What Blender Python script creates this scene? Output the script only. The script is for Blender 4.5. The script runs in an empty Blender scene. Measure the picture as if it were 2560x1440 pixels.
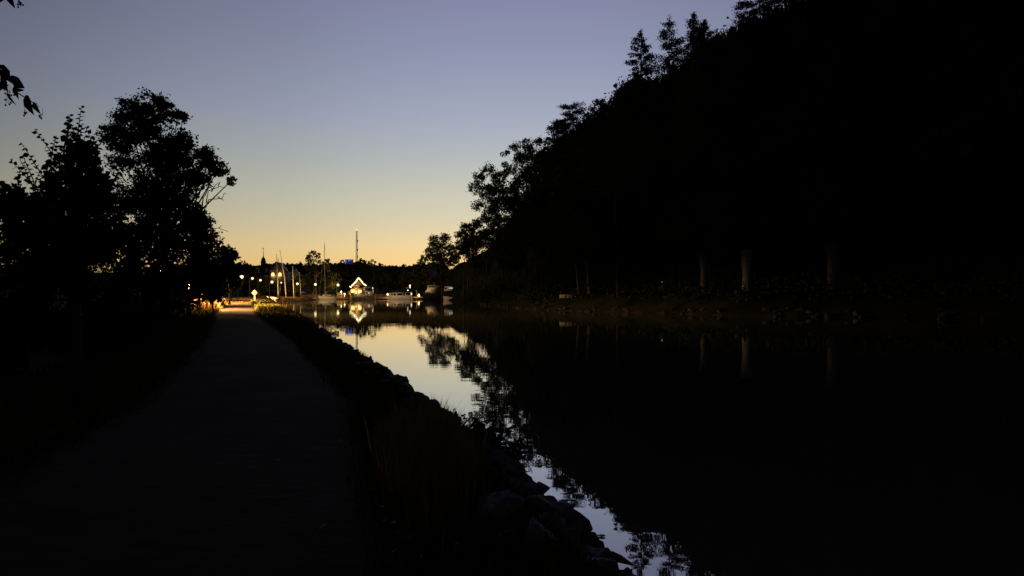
import bpy, bmesh, math, random
import numpy as np
from math import radians, sin, cos, pi
C = bpy.context.scene.collection
R = np.random.default_rng(7)
random.seed(7)

# ------------------------------------------------------------------ camera
F = 1850.0      # focal length in photo pixels (2560 wide)
HY = 733.0      # row of the horizon
H = 2.1         # eye height above the water
cam_d = bpy.data.cameras.new("camera")
cam = bpy.data.objects.new("camera", cam_d); C.objects.link(cam)
cam.location = (0, 0, H); cam.rotation_euler = (radians(90), 0, 0)
cam_d.sensor_width = 36; cam_d.lens = 36 * F / 2560
cam_d.shift_y = 13 / 2560
cam_d.clip_start = 0.05; cam_d.clip_end = 6000
bpy.context.scene.camera = cam

# ------------------------------------------------------------------ dusk sky
def s2l(c):
    return tuple(((v / 255) / 12.92 if v / 255 <= 0.04045 else ((v / 255 + 0.055) / 1.055) ** 2.4) for v in c) + (1,)
W = bpy.data.worlds.new("World"); bpy.context.scene.world = W; W.use_nodes = True
nt = W.node_tree; N = nt.nodes; LK = nt.links; N.clear()
out = N.new('ShaderNodeOutputWorld'); bg = N.new('ShaderNodeBackground')
tc = N.new('ShaderNodeTexCoord'); sep = N.new('ShaderNodeSeparateXYZ')
LK.new(tc.outputs['Generated'], sep.inputs[0])
def wramp(stops, val):
    r = N.new('ShaderNodeValToRGB'); e = r.color_ramp.elements
    r.color_ramp.interpolation = 'LINEAR'
    while len(e) > 1: e.remove(e[-1])
    e[0].position = stops[0][0]; e[0].color = stops[0][1]
    for p, c in stops[1:]:
        k = e.new(p); k.color = c
    LK.new(val, r.inputs[0]); return r
# colour by elevation (sine of it)
elev = wramp([(0.0, s2l((242, 198, 124))), (0.045, s2l((242, 205, 138))), (0.061, s2l((234, 207, 152))), (0.093, s2l((212, 200, 168))),
              (0.125, s2l((196, 193, 174))), (0.177, s2l((172, 177, 177))), (0.228, s2l((156, 162, 180))), (0.277, s2l((143, 149, 173))),
              (0.324, s2l((133, 138, 165))), (0.368, s2l((125, 129, 158))), (0.45, s2l((88, 90, 122))), (0.60, s2l((34, 35, 56))), (1.0, s2l((16, 17, 30)))], sep.outputs[2])
# dimmer the farther from where the sun went down (u = -0.1)
sd_ = (0.02, 1.0)
m1 = N.new('ShaderNodeVectorMath'); m1.operation = 'MULTIPLY'; m1.inputs[1].default_value = (1, 1, 0)
LK.new(tc.outputs['Generated'], m1.inputs[0])
m2 = N.new('ShaderNodeVectorMath'); m2.operation = 'NORMALIZE'; LK.new(m1.outputs[0], m2.inputs[0])
m3 = N.new('ShaderNodeVectorMath'); m3.operation = 'DOT_PRODUCT'
nn = math.hypot(*sd_); m3.inputs[1].default_value = (sd_[0] / nn, sd_[1] / nn, 0)
LK.new(m2.outputs[0], m3.inputs[0])
mr = N.new('ShaderNodeMapRange'); mr.inputs[1].default_value = -1; mr.inputs[2].default_value = 1
LK.new(m3.outputs['Value'], mr.inputs[0])
g = lambda v: (v, v, v, 1)
azi = wramp([(0.0, g(0.03)), (0.5, g(0.05)), (0.80, g(0.18)), (0.88, g(0.42)), (0.914, g(0.56)), (0.975, g(0.90)), (1.0, g(1.14))], mr.outputs[0])
mul = N.new('ShaderNodeMix'); mul.data_type = 'RGBA'; mul.blend_type = 'MULTIPLY'; mul.inputs[0].default_value = 1
LK.new(elev.outputs[0], mul.inputs[6]); LK.new(azi.outputs[0], mul.inputs[7])
LK.new(mul.outputs[2], bg.inputs[0]); bg.inputs[1].default_value = 1.0
LK.new(bg.outputs[0], out.inputs[0])
vs = bpy.context.scene.view_settings
vs.view_transform = 'Standard'; vs.look = 'None'; vs.exposure = 0; vs.gamma = 1

# ------------------------------------------------------------------ helpers
def mat(name, col, rough=0.8, var=0.0, scale=8.0, metal=0.0, bump=0.0, emit=None, es=1.0, col2=None, spec=0.3):
    m = bpy.data.materials.new(name); m.use_nodes = True
    t = m.node_tree; b = t.nodes['Principled BSDF']
    b.inputs['Base Color'].default_value = (*col, 1); b.inputs['Roughness'].default_value = rough
    b.inputs['Metallic'].default_value = metal; b.inputs['Specular IOR Level'].default_value = spec
    if var or col2 or bump:
        co = t.nodes.new('ShaderNodeTexCoord')
        n = t.nodes.new('ShaderNodeTexNoise'); n.inputs['Scale'].default_value = scale; n.inputs['Detail'].default_value = 6
        t.links.new(co.outputs['Object'], n.inputs['Vector'])
        r = t.nodes.new('ShaderNodeValToRGB')
        a = col2 if col2 else tuple(c * (1 - var) for c in col)
        z = col if col2 else tuple(min(1, c * (1 + var)) for c in col)
        r.color_ramp.elements[0].position = 0.32; r.color_ramp.elements[1].position = 0.68
        r.color_ramp.elements[0].color = (*a, 1); r.color_ramp.elements[1].color = (*z, 1)
        t.links.new(n.outputs[0], r.inputs[0]); t.links.new(r.outputs[0], b.inputs['Base Color'])
        if bump:
            bp = t.nodes.new('ShaderNodeBump'); bp.inputs['Strength'].default_value = bump
            bp.inputs['Distance'].default_value = 0.03
            n2 = t.nodes.new('ShaderNodeTexNoise'); n2.inputs['Scale'].default_value = scale * 4; n2.inputs['Detail'].default_value = 8
            t.links.new(co.outputs['Object'], n2.inputs['Vector'])
            t.links.new(n2.outputs[0], bp.inputs['Height']); t.links.new(bp.outputs[0], b.inputs['Normal'])
    if emit:
        b.inputs['Emission Color'].default_value = (*emit, 1); b.inputs['Emission Strength'].default_value = es
    return m
M = {}
M['ground'] = mat('ground_soil', (0.055, 0.06, 0.03), 0.95, 0.5, 1.3, bump=0.6, col2=(0.05, 0.04, 0.03), spec=0.1)
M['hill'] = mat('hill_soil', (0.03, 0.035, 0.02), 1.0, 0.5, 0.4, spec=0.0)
M['path'] = mat('path_gravel', (0.095, 0.078, 0.062), 0.95, 0.25, 1.1, bump=0.9, col2=(0.05, 0.042, 0.036), spec=0.05)
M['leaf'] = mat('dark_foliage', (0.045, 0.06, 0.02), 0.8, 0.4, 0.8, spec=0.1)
M['leaf2'] = mat('olive_foliage', (0.08, 0.085, 0.03), 0.8, 0.4, 0.8, spec=0.1)
M['needle'] = mat('needles', (0.03, 0.045, 0.02), 0.85, 0.4, 1.2, spec=0.05)
M['bark'] = mat('bark', (0.07, 0.055, 0.04), 0.95, 0.5, 4, bump=0.8, spec=0.1)
M['palebark2'] = mat('dull_bark', (0.2, 0.2, 0.21), 0.9, 0.35, 2.2, bump=0.8, spec=0.1)
M['palebark'] = mat('pale_bark', (0.36, 0.36, 0.38), 0.9, 0.35, 2.2, bump=0.8, spec=0.1)
M['grass'] = mat('grass_blades', (0.10, 0.12, 0.03), 0.9, 0.3, 1.0, col2=(0.15, 0.11, 0.045), spec=0.1)
M['drygrass'] = mat('dry_grass', (0.30, 0.19, 0.08), 0.9, 0.3, 1.5, col2=(0.22, 0.13, 0.05), spec=0.1)
M['browngrass'] = mat('brown_grass', (0.55, 0.38, 0.20), 0.9, 0.3, 1.5, col2=(0.38, 0.27, 0.14), spec=0.1)
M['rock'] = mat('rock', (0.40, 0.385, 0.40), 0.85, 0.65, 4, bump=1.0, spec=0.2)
M['dimrock'] = mat('dimmed_rock', (0.06, 0.06, 0.05), 0.9, 0.45, 1.5, bump=0.7, spec=0.1)  # shade of the unlit right bank put into a darker rock colour
M['white'] = mat('white_paint', (0.78, 0.76, 0.72), 0.5, 0.08, 2)
M['cream'] = mat('cream_wall', (0.55, 0.5, 0.42), 0.8, 0.15, 1)
M['greyroof'] = mat('grey_roof', (0.30, 0.28, 0.31), 0.6, 0.15, 2)
M['darkroof'] = mat('dark_roof', (0.045, 0.03, 0.03), 0.7, 0.2, 2)
M['plaster'] = mat('pale_plaster', (0.42, 0.36, 0.33), 0.8, 0.15, 1)
M['wood'] = mat('weathered_wood', (0.46, 0.30, 0.16), 0.8, 0.3, 3)
M['darkwood'] = mat('brown_wood', (0.16, 0.085, 0.05), 0.7, 0.3, 3)
M['metal'] = mat('pole_metal', (0.45, 0.44, 0.42), 0.45, 0.1, 3, metal=0.2)
M['polemetal'] = mat('dark_pole', (0.16, 0.15, 0.14), 0.5, 0.1, 3, metal=0.2)
M['steel'] = mat('mast_steel', (0.25, 0.22, 0.20), 0.6, 0.1, 3)
M['darkhull'] = mat('dark_hull', (0.015, 0.02, 0.03), 0.5, 0.1, 2)
M['greyhull'] = mat('grey_hull', (0.20, 0.18, 0.17), 0.5, 0.3, 1.2)
M['glass'] = mat('dark_glass', (0.01, 0.012, 0.015), 0.1, spec=0.5)
M['canvas'] = mat('dark_canvas', (0.02, 0.025, 0.035), 0.9, 0.2, 2)
M['yellow'] = mat('sign_yellow', (0.85, 0.85, 0.42), 0.6, 0.05, 2)
M['black'] = mat('sign_black', (0.02, 0.02, 0.02), 0.7)
M['deadleaf'] = mat('fallen_leaf', (0.75, 0.66, 0.52), 0.8, 0.3, 20)
M['red'] = mat('red_paint', (0.35, 0.05, 0.04), 0.6)
M['globe'] = mat('lamp_globe', (0.9, 0.85, 0.7), 0.5, emit=(1, 0.80, 0.44), es=1.9)
M['globewhite'] = mat('lamp_globe_cool', (0.9, 0.9, 0.85), 0.5, emit=(1, 0.9, 0.68), es=1.8)
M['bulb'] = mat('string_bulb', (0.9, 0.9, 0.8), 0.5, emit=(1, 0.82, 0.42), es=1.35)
M['porch'] = mat('porch_light', (0.9, 0.8, 0.5), 0.5, emit=(1, 0.68, 0.22), es=1.5)
M['litwin'] = mat('lit_window', (0.8, 0.6, 0.3), 0.5, emit=(1, 0.62, 0.22), es=1.7)
M['redlamp'] = mat('red_beacon', (0.8, 0.1, 0.05), 0.5, emit=(1, 0.22, 0.14), es=4)
M['bluesign'] = mat('blue_sign', (0.03, 0.05, 0.4), 0.5, emit=(0.012, 0.016, 0.06), es=1.0)
M['bluerim'] = mat('blue_sign_rim', (0.1, 0.2, 0.8), 0.5, emit=(0.09, 0.13, 0.38), es=1.0)
M['coolwin'] = mat('cool_window', (0.5, 0.5, 0.5), 0.5, emit=(0.9, 0.9, 0.8), es=0.55)

class MB:
    def __init__(s): s.v = []; s.f = []; s.n = 0
    def add(s, v, f):
        v = np.asarray(v, float).reshape(-1, 3)
        f = f if isinstance(f, list) else [f]
        for a in f:
            a = np.asarray(a, int)
            if a.ndim == 1: a = a[None, :]
            s.f.append(a + s.n)
        s.v.append(v); s.n += len(v)
        return s
    def box(s, c, d, rz=0, rx=0, ry=0):
        v = np.array([[x, y, z] for x in (-.5, .5) for y in (-.5, .5) for z in (-.5, .5)]) * np.array(d)
        if ry: v = v @ np.array([[cos(ry), 0, -sin(ry)], [0, 1, 0], [sin(ry), 0, cos(ry)]])
        if rx: v = v @ np.array([[1, 0, 0], [0, cos(rx), sin(rx)], [0, -sin(rx), cos(rx)]])
        if rz: v = v @ np.array([[cos(rz), sin(rz), 0], [-sin(rz), cos(rz), 0], [0, 0, 1]])
        return s.add(v + np.array(c), np.array([[0, 1, 3, 2], [4, 6, 7, 5], [0, 4, 5, 1], [2, 3, 7, 6], [0, 2, 6, 4], [1, 5, 7, 3]]))
    def tube(s, pts, rad, n=6, cap=True):
        pts = np.asarray(pts, float); k = len(pts)
        rad = np.broadcast_to(np.asarray(rad, float), (k,))
        t = np.gradient(pts, axis=0); t /= np.linalg.norm(t, axis=1)[:, None] + 1e-9
        up = np.where(np.abs(t[:, 2:3]) > 0.9, np.array([[1., 0, 0]]), np.array([[0, 0, 1.]]))
        a = np.cross(t, up); a /= np.linalg.norm(a, axis=1)[:, None] + 1e-9
        for i in range(1, k):
            if np.dot(a[i], a[i-1]) < 0: a[i] = -a[i]
        b = np.cross(t, a)
        an = np.arange(n) * 2 * pi / n
        v = pts[:, None, :] + rad[:, None, None] * (a[:, None, :] * np.cos(an)[None, :, None] + b[:, None, :] * np.sin(an)[None, :, None])
        i = np.arange(k - 1)[:, None] * n; j = np.arange(n)[None, :]; j2 = (j + 1) % n
        f = np.stack([i + j, i + j2, i + n + j2, i + n + j], -1).reshape(-1, 4)
        fs = [f]
        if cap: fs += [np.arange(n)[::-1][None, :], (np.arange(n) + (k - 1) * n)[None, :]]
        return s.add(v.reshape(-1, 3), fs)
    def lathe(s, prof, c=(0, 0, 0), n=12, rot=0):
        prof = np.asarray(prof, float); an = np.arange(n) * 2 * pi / n + rot
        v = np.stack([prof[:, 0:1] * np.cos(an), prof[:, 0:1] * np.sin(an), np.broadcast_to(prof[:, 1:2], (len(prof), n))], -1).reshape(-1, 3) + np.array(c)
        k = len(prof); i = np.arange(k - 1)[:, None] * n; j = np.arange(n)[None, :]; j2 = (j + 1) % n
        f = np.stack([i + j, i + j2, i + n + j2, i + n + j], -1).reshape(-1, 4)
        return s.add(v, [f, np.arange(n)[::-1][None, :], (np.arange(n) + (k - 1) * n)[None, :]])
    def ball(s, c, r, n=10, m=7, sq=(1, 1, 1)):
        th = np.linspace(0.02, pi - 0.02, m)
        s.lathe(np.stack([r * np.sin(th), -r * np.cos(th)], 1), (0, 0, 0), n)
        s.v[-1] = s.v[-1] * np.array(sq) + np.array(c); return s
    def prism(s, poly, y0, y1):
        """polygon in x,z extruded from y0 to y1"""
        p = np.asarray(poly, float); k = len(p)
        v = np.concatenate([np.c_[p[:, 0], np.full(k, y0), p[:, 1]], np.c_[p[:, 0], np.full(k, y1), p[:, 1]]])
        j = np.arange(k); j2 = (j + 1) % k
        return s.add(v, [np.stack([j, j2, j2 + k, j + k], -1), j[::-1][None, :], (j + k)[None, :]])
    def leaves(s, c, size, rng, aspect=0.6, up=0.0, sv=0.4):
        c = np.asarray(c, float); n = len(c)
        a = rng.normal(size=(n, 3)); a[:, 2] += up; a /= np.linalg.norm(a, axis=1)[:, None]
        b = np.cross(a, rng.normal(size=(n, 3))); b /= np.linalg.norm(b, axis=1)[:, None]
        sz = size * (1 + sv * rng.uniform(-1, 1, n))[:, None]
        v = np.stack([c - a * sz * .5, c + b * sz * aspect * .5 + a * sz * .08, c + a * sz * .5, c - b * sz * aspect * .5 + a * sz * .08], 1).reshape(-1, 3)
        return s.add(v, np.arange(n * 4).reshape(n, 4))
    def build(s, name, m, parent=None, loc=None, smooth=False):
        me = bpy.data.meshes.new(name)
        v = np.concatenate(s.v); me.vertices.add(len(v)); me.vertices.foreach_set('co', v.astype(np.float32).ravel())
        loops = np.concatenate([a.ravel() for a in s.f]); cnt = np.concatenate([np.full(len(a), a.shape[1]) for a in s.f])
        me.loops.add(len(loops)); me.loops.foreach_set('vertex_index', loops.astype(np.int32))
        me.polygons.add(len(cnt)); me.polygons.foreach_set('loop_start', np.concatenate([[0], np.cumsum(cnt)[:-1]]).astype(np.int32))
        if smooth: me.polygons.foreach_set('use_smooth', np.ones(len(cnt), bool))
        me.update(calc_edges=True); me.validate()
        me.materials.append(m if not isinstance(m, str) else M[m])
        o = bpy.data.objects.new(name, me); C.objects.link(o)
        if parent: o.parent = parent
        if loc is not None: o.location = loc
        return o

def tag(o, label=None, cat=None, group=None, kind=None):
    if label: o['label'] = label
    if cat: o['category'] = cat
    if group: o['group'] = group
    if kind: o['kind'] = kind
    return o
def thing(name, label, cat, loc, group=None, rz=0):
    o = bpy.data.objects.new(name, None); C.objects.link(o); o.location = loc; o.rotation_euler.z = rz
    o.empty_display_size = 0.2
    return tag(o, label, cat, group)
def dup(root, loc, rz=0, sc=1, label=None, group=None):
    r = root.copy(); C.objects.link(r); r.location = loc; r.rotation_euler.z = rz
    r.scale = (sc, sc, sc) if not isinstance(sc, tuple) else sc
    if label: r['label'] = label
    if group: r['group'] = group
    for ch in list(root.children):
        c = ch.copy(); C.objects.link(c); c.parent = r
        for gch in list(ch.children):
            q = gch.copy(); C.objects.link(q); q.parent = c
    return r
def X(px, d): return (px - 1280) / F * d
def Z(py, d): return H + (HY - py) / F * d
def light(name, parent, loc, power, col=(1, 0.66, 0.30), rad=0.12, kind='POINT', spot=None):
    l = bpy.data.lights.new(name, kind); l.energy = power; l.color = col; l.shadow_soft_size = rad
    if spot: l.spot_size = radians(spot); l.spot_blend = 0.35
    o = bpy.data.objects.new(name, l); C.objects.link(o); o.parent = parent; o.location = loc; o.visible_glossy = False
    return o

# ------------------------------------------------------------------ terrain
LEFT = [(1.9, -60), (2.2, 0), (1.7, 3), (.95, 5.5), (.71, 6.6), (.27, 8.3), (-.35, 10.6), (-1.7, 14.5), (-2.6, 17.9), (-3.4, 19.7), (-5.1, 24.7),
        (-7.1, 30.6), (-11.6, 44.6), (-20, 68), (-33.5, 105), (-50, 155), (-57.5, 182), (-54.2, 190), (-54.5, 200), (-57, 206), (-60, 226), (-68, 262)]
RIGHT = [(-28, 262), (-22, 235), (-11, 162), (3, 92), (21.5, 68), (40, 58), (80, 45), (200, 20)]
POLY = np.array(LEFT + RIGHT + [(260, 0), (260, -60)], float)
def sdist(x, y):
    x = np.asarray(x, float); y = np.asarray(y, float)
    d = np.full(x.shape, 1e9); ins = np.zeros(x.shape, bool)
    for i in range(len(POLY)):
        ax, ay = POLY[i]; bx, by = POLY[(i + 1) % len(POLY)]
        ex, ey = bx - ax, by - ay
        t = np.clip(((x - ax) * ex + (y - ay) * ey) / (ex * ex + ey * ey), 0, 1)
        d = np.minimum(d, np.hypot(x - ax - t * ex, y - ay - t * ey))
        c = ((ay > y) != (by > y))
        with np.errstate(divide='ignore', invalid='ignore'):
            xi = ax + (y - ay) * ex / (ey if ey else 1e-9)
        ins ^= c & (x < xi)
    return np.where(ins, -d, d)
def sm(t): t = np.clip(t, 0, 1); return t * t * (3 - 2 * t)
rs = np.array(RIGHT); rth = np.arctan2(rs[:, 0], rs[:, 1]); rrad = np.hypot(rs[:, 0], rs[:, 1])
skp = np.array([(900, 733), (1030, 700), (1060, 672), (1110, 642), (1149, 602), (1187, 577), (1243, 548), (1290, 522), (1319, 455), (1347, 404), (1390, 358), (1430, 338), (1458, 312), (1503, 290), (1555, 243), (1585, 218),
                (1680, 202), (1715, 178), (1740, 146), (1775, 122), (1845, 88), (1900, 62), (1960, 40), (2100, -40), (2300, -150), (2560, -260), (3300, -420), (9000, -600)], float)
sk_th = np.arctan((skp[:, 0] - 1280) / F)
def vnoise(x, y, sc, seed=0):
    x = x / sc + seed * 17.3; y = y / sc + seed * 9.1
    return (np.sin(x * 1.7 + 1.3 * np.sin(y * 1.1)) * np.cos(y * 1.9 + 1.1 * np.sin(x * 0.9)) + .5 * np.sin(x * 3.9 + y * 2.3) * np.cos(y * 4.3 - x * 1.7)) / 1.5
def isright(x, y):
    return y > np.interp(x, rs[:, 0], rs[:, 1]) - 3
def ridge_r(th):
    rsh = np.interp(th, rth, rrad)
    return rsh + np.interp(th, [-.12, -.06, .03, .17, .6], [60, 62, 58, 46, 52])
def terrain(x, y):
    x = np.asarray(x, float); y = np.asarray(y, float)
    s = sdist(x, y); r = np.hypot(x, y); th = np.arctan2(x, y)
    z = np.where(s < 0, np.maximum(-1.2, s * .7), .5 * sm(s / 1.15))
    z = z + .4 * sm((y - 90) / 70) * sm(s / 3)
    right = isright(x, y) & (s > -1)
    rsh = np.interp(th, rth, rrad); D = ridge_r(th)
    e = (HY - np.interp(th, sk_th, skp[:, 1])) / F
    Zr = H + np.clip(e, 0, .6) * np.minimum(D * np.cos(np.clip(th, -1.2, .75)), 140)
    t = (r - rsh) / (D - rsh)
    hz = 1.9 * sm((s - .4) / 5)
    prof = np.clip((t - .24) / .76, 0, 1); prof = prof ** 1.15
    hz = hz + (Zr - 2.4) * prof * sm((s - 3) / 10) + (t > 1) * np.clip((t - 1), 0, 1) * 1.0
    hz = hz + sm((s - 8) / 12) * vnoise(x, y, 6.0) * .9 * sm((r) / 60)
    z = np.where(right, np.maximum(z * .6, 0) + hz * (s > 0) + np.where(s < 0, np.maximum(-1.2, s * .7), 0), z)
    z = z + 13 * sm((r - 400) / 180) * (~right | (np.abs(th) < 3))*(np.where(right & (th > -.1), 0, 1))
    return z
def G(x, y): return float(terrain(np.array([x]), np.array([y]))[0])

an = np.concatenate([np.arange(-180, -44, 4), np.arange(-44, 44.1, .35), np.arange(48, 180, 4)]) * pi / 180
rr = [.3]
while rr[-1] < 1800: rr.append(rr[-1] * (1.03 if rr[-1] < 260 else 1.05) + .02)
rr = np.array(rr)
AA, RR = np.meshgrid(an, rr)
tx, ty = RR * np.sin(AA), RR * np.cos(AA)
tz = terrain(tx, ty)
near = (RR < 60) & (sdist(tx, ty) > 0.05) & (sdist(tx, ty) < 1.6)
tz = tz + near * vnoise(tx, ty, .5, 2) * .05
V = np.stack([tx, ty, tz], -1).reshape(-1, 3)
na = len(an); i = np.arange(len(rr) - 1)[:, None] * na; j = np.arange(na)[None, :]; j2 = (j + 1) % na
FQ = np.stack([i + j, i + j2, i + na + j2, i + na + j], -1).reshape(-1, 4)
cen = V[FQ].mean(1)
hillmask = isright(cen[:, 0], cen[:, 1]) & (sdist(cen[:, 0], cen[:, 1]) > 0) & (np.hypot(cen[:, 0], cen[:, 1]) < 420) & (np.arctan2(cen[:, 0], cen[:, 1]) > -.15)
g1 = MB().add(V, FQ[~hillmask]).build('ground', 'ground', smooth=True); tag(g1, kind='structure')
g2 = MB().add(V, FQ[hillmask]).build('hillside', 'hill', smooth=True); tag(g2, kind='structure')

# water
wm = bpy.data.materials.new('canal_water'); wm.use_nodes = True
t = wm.node_tree; t.nodes.clear()
o_ = t.nodes.new('ShaderNodeOutputMaterial'); mx = t.nodes.new('ShaderNodeMixShader')
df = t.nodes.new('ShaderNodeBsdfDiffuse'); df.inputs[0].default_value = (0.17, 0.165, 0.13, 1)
gl = t.nodes.new('ShaderNodeBsdfGlossy'); gl.inputs['Roughness'].default_value = 0.012; gl.inputs[0].default_value = (.97, .97, .97, 1)
lw = t.nodes.new('ShaderNodeLayerWeight'); lw.inputs[0].default_value = .5
rp = t.nodes.new('ShaderNodeValToRGB'); e = rp.color_ramp.elements
e[0].position = .45; e[0].color = g(.38); e[1].position = .97; e[1].color = g(.92)
k = e.new(.66); k.color = g(.50)
t.links.new(lw.outputs['Facing'], rp.inputs[0]); t.links.new(rp.outputs[0], mx.inputs[0])
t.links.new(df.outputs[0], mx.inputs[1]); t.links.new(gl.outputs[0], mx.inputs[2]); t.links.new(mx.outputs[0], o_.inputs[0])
co = t.nodes.new('ShaderNodeTexCoord'); mp = t.nodes.new('ShaderNodeMapping'); mp.inputs['Scale'].default_value = (.28, 1.5, 1)
n1 = t.nodes.new('ShaderNodeTexNoise'); n1.inputs['Scale'].default_value = 1.6; n1.inputs['Detail'].default_value = 1
n2 = t.nodes.new('ShaderNodeTexNoise'); n2.inputs['Scale'].default_value = .12; n2.inputs['Detail'].default_value = 2
mm = t.nodes.new('ShaderNodeMath'); mm.operation = 'MULTIPLY'
r2 = t.nodes.new('ShaderNodeMapRange'); r2.inputs[1].default_value = .35; r2.inputs[2].default_value = .75; r2.inputs[3].default_value = .25; r2.inputs[4].default_value = 1.3
bp = t.nodes.new('ShaderNodeBump'); bp.inputs['Strength'].default_value = 1; bp.inputs['Distance'].default_value = .0021
t.links.new(co.outputs['Object'], mp.inputs[0]); t.links.new(mp.outputs[0], n1.inputs[0]); t.links.new(co.outputs['Object'], n2.inputs[0])
t.links.new(n2.outputs[0], r2.inputs[0]); t.links.new(n1.outputs[0], mm.inputs[0]); t.links.new(r2.outputs[0], mm.inputs[1])
t.links.new(mm.outputs[0], bp.inputs['Height']); t.links.new(bp.outputs[0], gl.inputs['Normal'])
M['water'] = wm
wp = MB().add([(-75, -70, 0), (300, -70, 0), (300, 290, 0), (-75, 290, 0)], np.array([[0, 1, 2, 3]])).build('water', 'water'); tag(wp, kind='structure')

# towpath
PR = np.array([(-6, 1.2), (0, .55), (4.2, -.54), (5.7, -1.05), (11, -2.35), (25, -7.3), (55, -19), (80, -28), (110, -39.2), (150, -55), (185, -72)], float)
def path_right(y): return np.interp(y, PR[:, 0], PR[:, 1])
ys = []
yv = -6.0
while yv < 185: ys.append(yv); yv += .25 if yv < 20 else (1.0 if yv < 110 else 3)
ys = np.array(ys)
xr = path_right(ys); 
k5 = np.ones(9) / 9; xr = np.convolve(np.pad(xr, 4, 'edge'), k5, 'valid')
xr = xr + .09 * vnoise(ys, ys * .3, .6) ; xl = path_right(ys) - 3.2 + .1 * vnoise(ys, ys * .2, .8, 3)
ncol = 7; rows = []
for q in range(ncol):
    f = q / (ncol - 1); xx = xl * (1 - f) + xr * f
    rows.append(np.stack([xx, ys, terrain(xx, ys) + .03 + .03 * (1 - (2 * f - 1) ** 2)], -1))
PV = np.stack(rows, 1).reshape(-1, 3)
i = np.arange(len(ys) - 1)[:, None] * ncol; j = np.arange(ncol - 1)[None, :]
po = MB().add(PV, np.stack([i + j, i + j + 1, i + ncol + j + 1, i + ncol + j], -1).reshape(-1, 4)).build('path', 'path', smooth=True)
tag(po, kind='structure')

# ------------------------------------------------------------------ trees
def lobetree(name, label, base_px, d, lobes, leaf, dens=1.0, m='leaf', bark='bark', group=None, cat='tree', trunk_r=None, seed=0, squash=1.0,
             clump=.30, gap=1.0, zb=None, twigs=True, topz=None, spread=.35):
    rng = np.random.default_rng(seed + int(base_px) + int(d * 7))
    bx, by = X(base_px, d), d; bz = G(bx, by) if zb is None else zb
    base = np.array([bx, by, bz - .05])
    root = thing(name, label, cat, tuple(base), group)
    L = np.array([[X(a, d), d, Z(b, d), r * d / F] for a, b, r in lobes], float)
    w = (L[:, 0] + L[:, 3]).max() - (L[:, 0] - L[:, 3]).min()
    L[:, 1] += rng.uniform(-1, 1, len(L)) * w * spread
    L[:, :3] -= base
    top = max(.5, L[:, 2].max()); cx = np.average(L[:, 0], weights=L[:, 3])
    ht = top * .82
    tr = trunk_r or max(.035, top * .019)
    nk = 9; tt = np.linspace(0, 1, nk)
    trunk = np.stack([cx * tt ** 1.6 + rng.normal(0, .012 * top, nk) * tt, rng.normal(0, .012 * top, nk) * tt, ht * tt], -1)
    tb = MB().tube(trunk, tr * (1 - .82 * tt) * (1 + .5 * np.exp(-tt * 14)), 8)
    P = []
    for (lx, ly, lz, lr) in L:
        c = np.array([lx, ly, lz])
        src_z = np.clip(lz * rng.uniform(.45, .7), top * .12, ht * .9)
        k_ = np.interp(src_z, trunk[:, 2], tt); s0 = np.array([np.interp(k_, tt, trunk[:, q]) for q in range(3)])
        mid = (s0 + c) / 2 + np.array([0, 0, -.08 * np.linalg.norm(c - s0)]) + rng.normal(0, .05 * lr, 3)
        r0 = tr * .5 * (1 - .6 * k_)
        tb.tube([s0, (s0 + mid) / 2 * .5 + mid * .5 if False else (s0 * .5 + mid * .5), mid, c], [r0, r0 * .8, r0 * .6, r0 * .25], 5, False)
        ns = max(5, int(16 * gap))
        dirs = rng.normal(size=(ns, 3)); dirs /= np.linalg.norm(dirs, axis=1)[:, None]
        rad = lr * rng.uniform(.25, 1.0, ns) ** .55
        cl = c + dirs * rad[:, None] * np.array([1, 1, .85 * squash])
        if twigs:
            for q in cl:
                mm_ = (c + q) / 2 + rng.normal(0, .1 * lr, 3)
                tb.tube([c, mm_, q], [r0 * .28, r0 * .16, r0 * .05], 3, False)
        nl = max(8, int(dens * 1.9 * (lr / leaf) ** 2 * 4 / ns * 4))
        for q in cl:
            rcl = clump * lr * rng.uniform(.6, 1.35)
            P.append(q + rng.normal(size=(nl, 3)) * rcl * np.array([.62, .62, .5]))
    tb.build('trunk', bark, root)
    MB().leaves(np.concatenate(P), leaf, rng, .62).build('crown', m, root)
    return root

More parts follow.
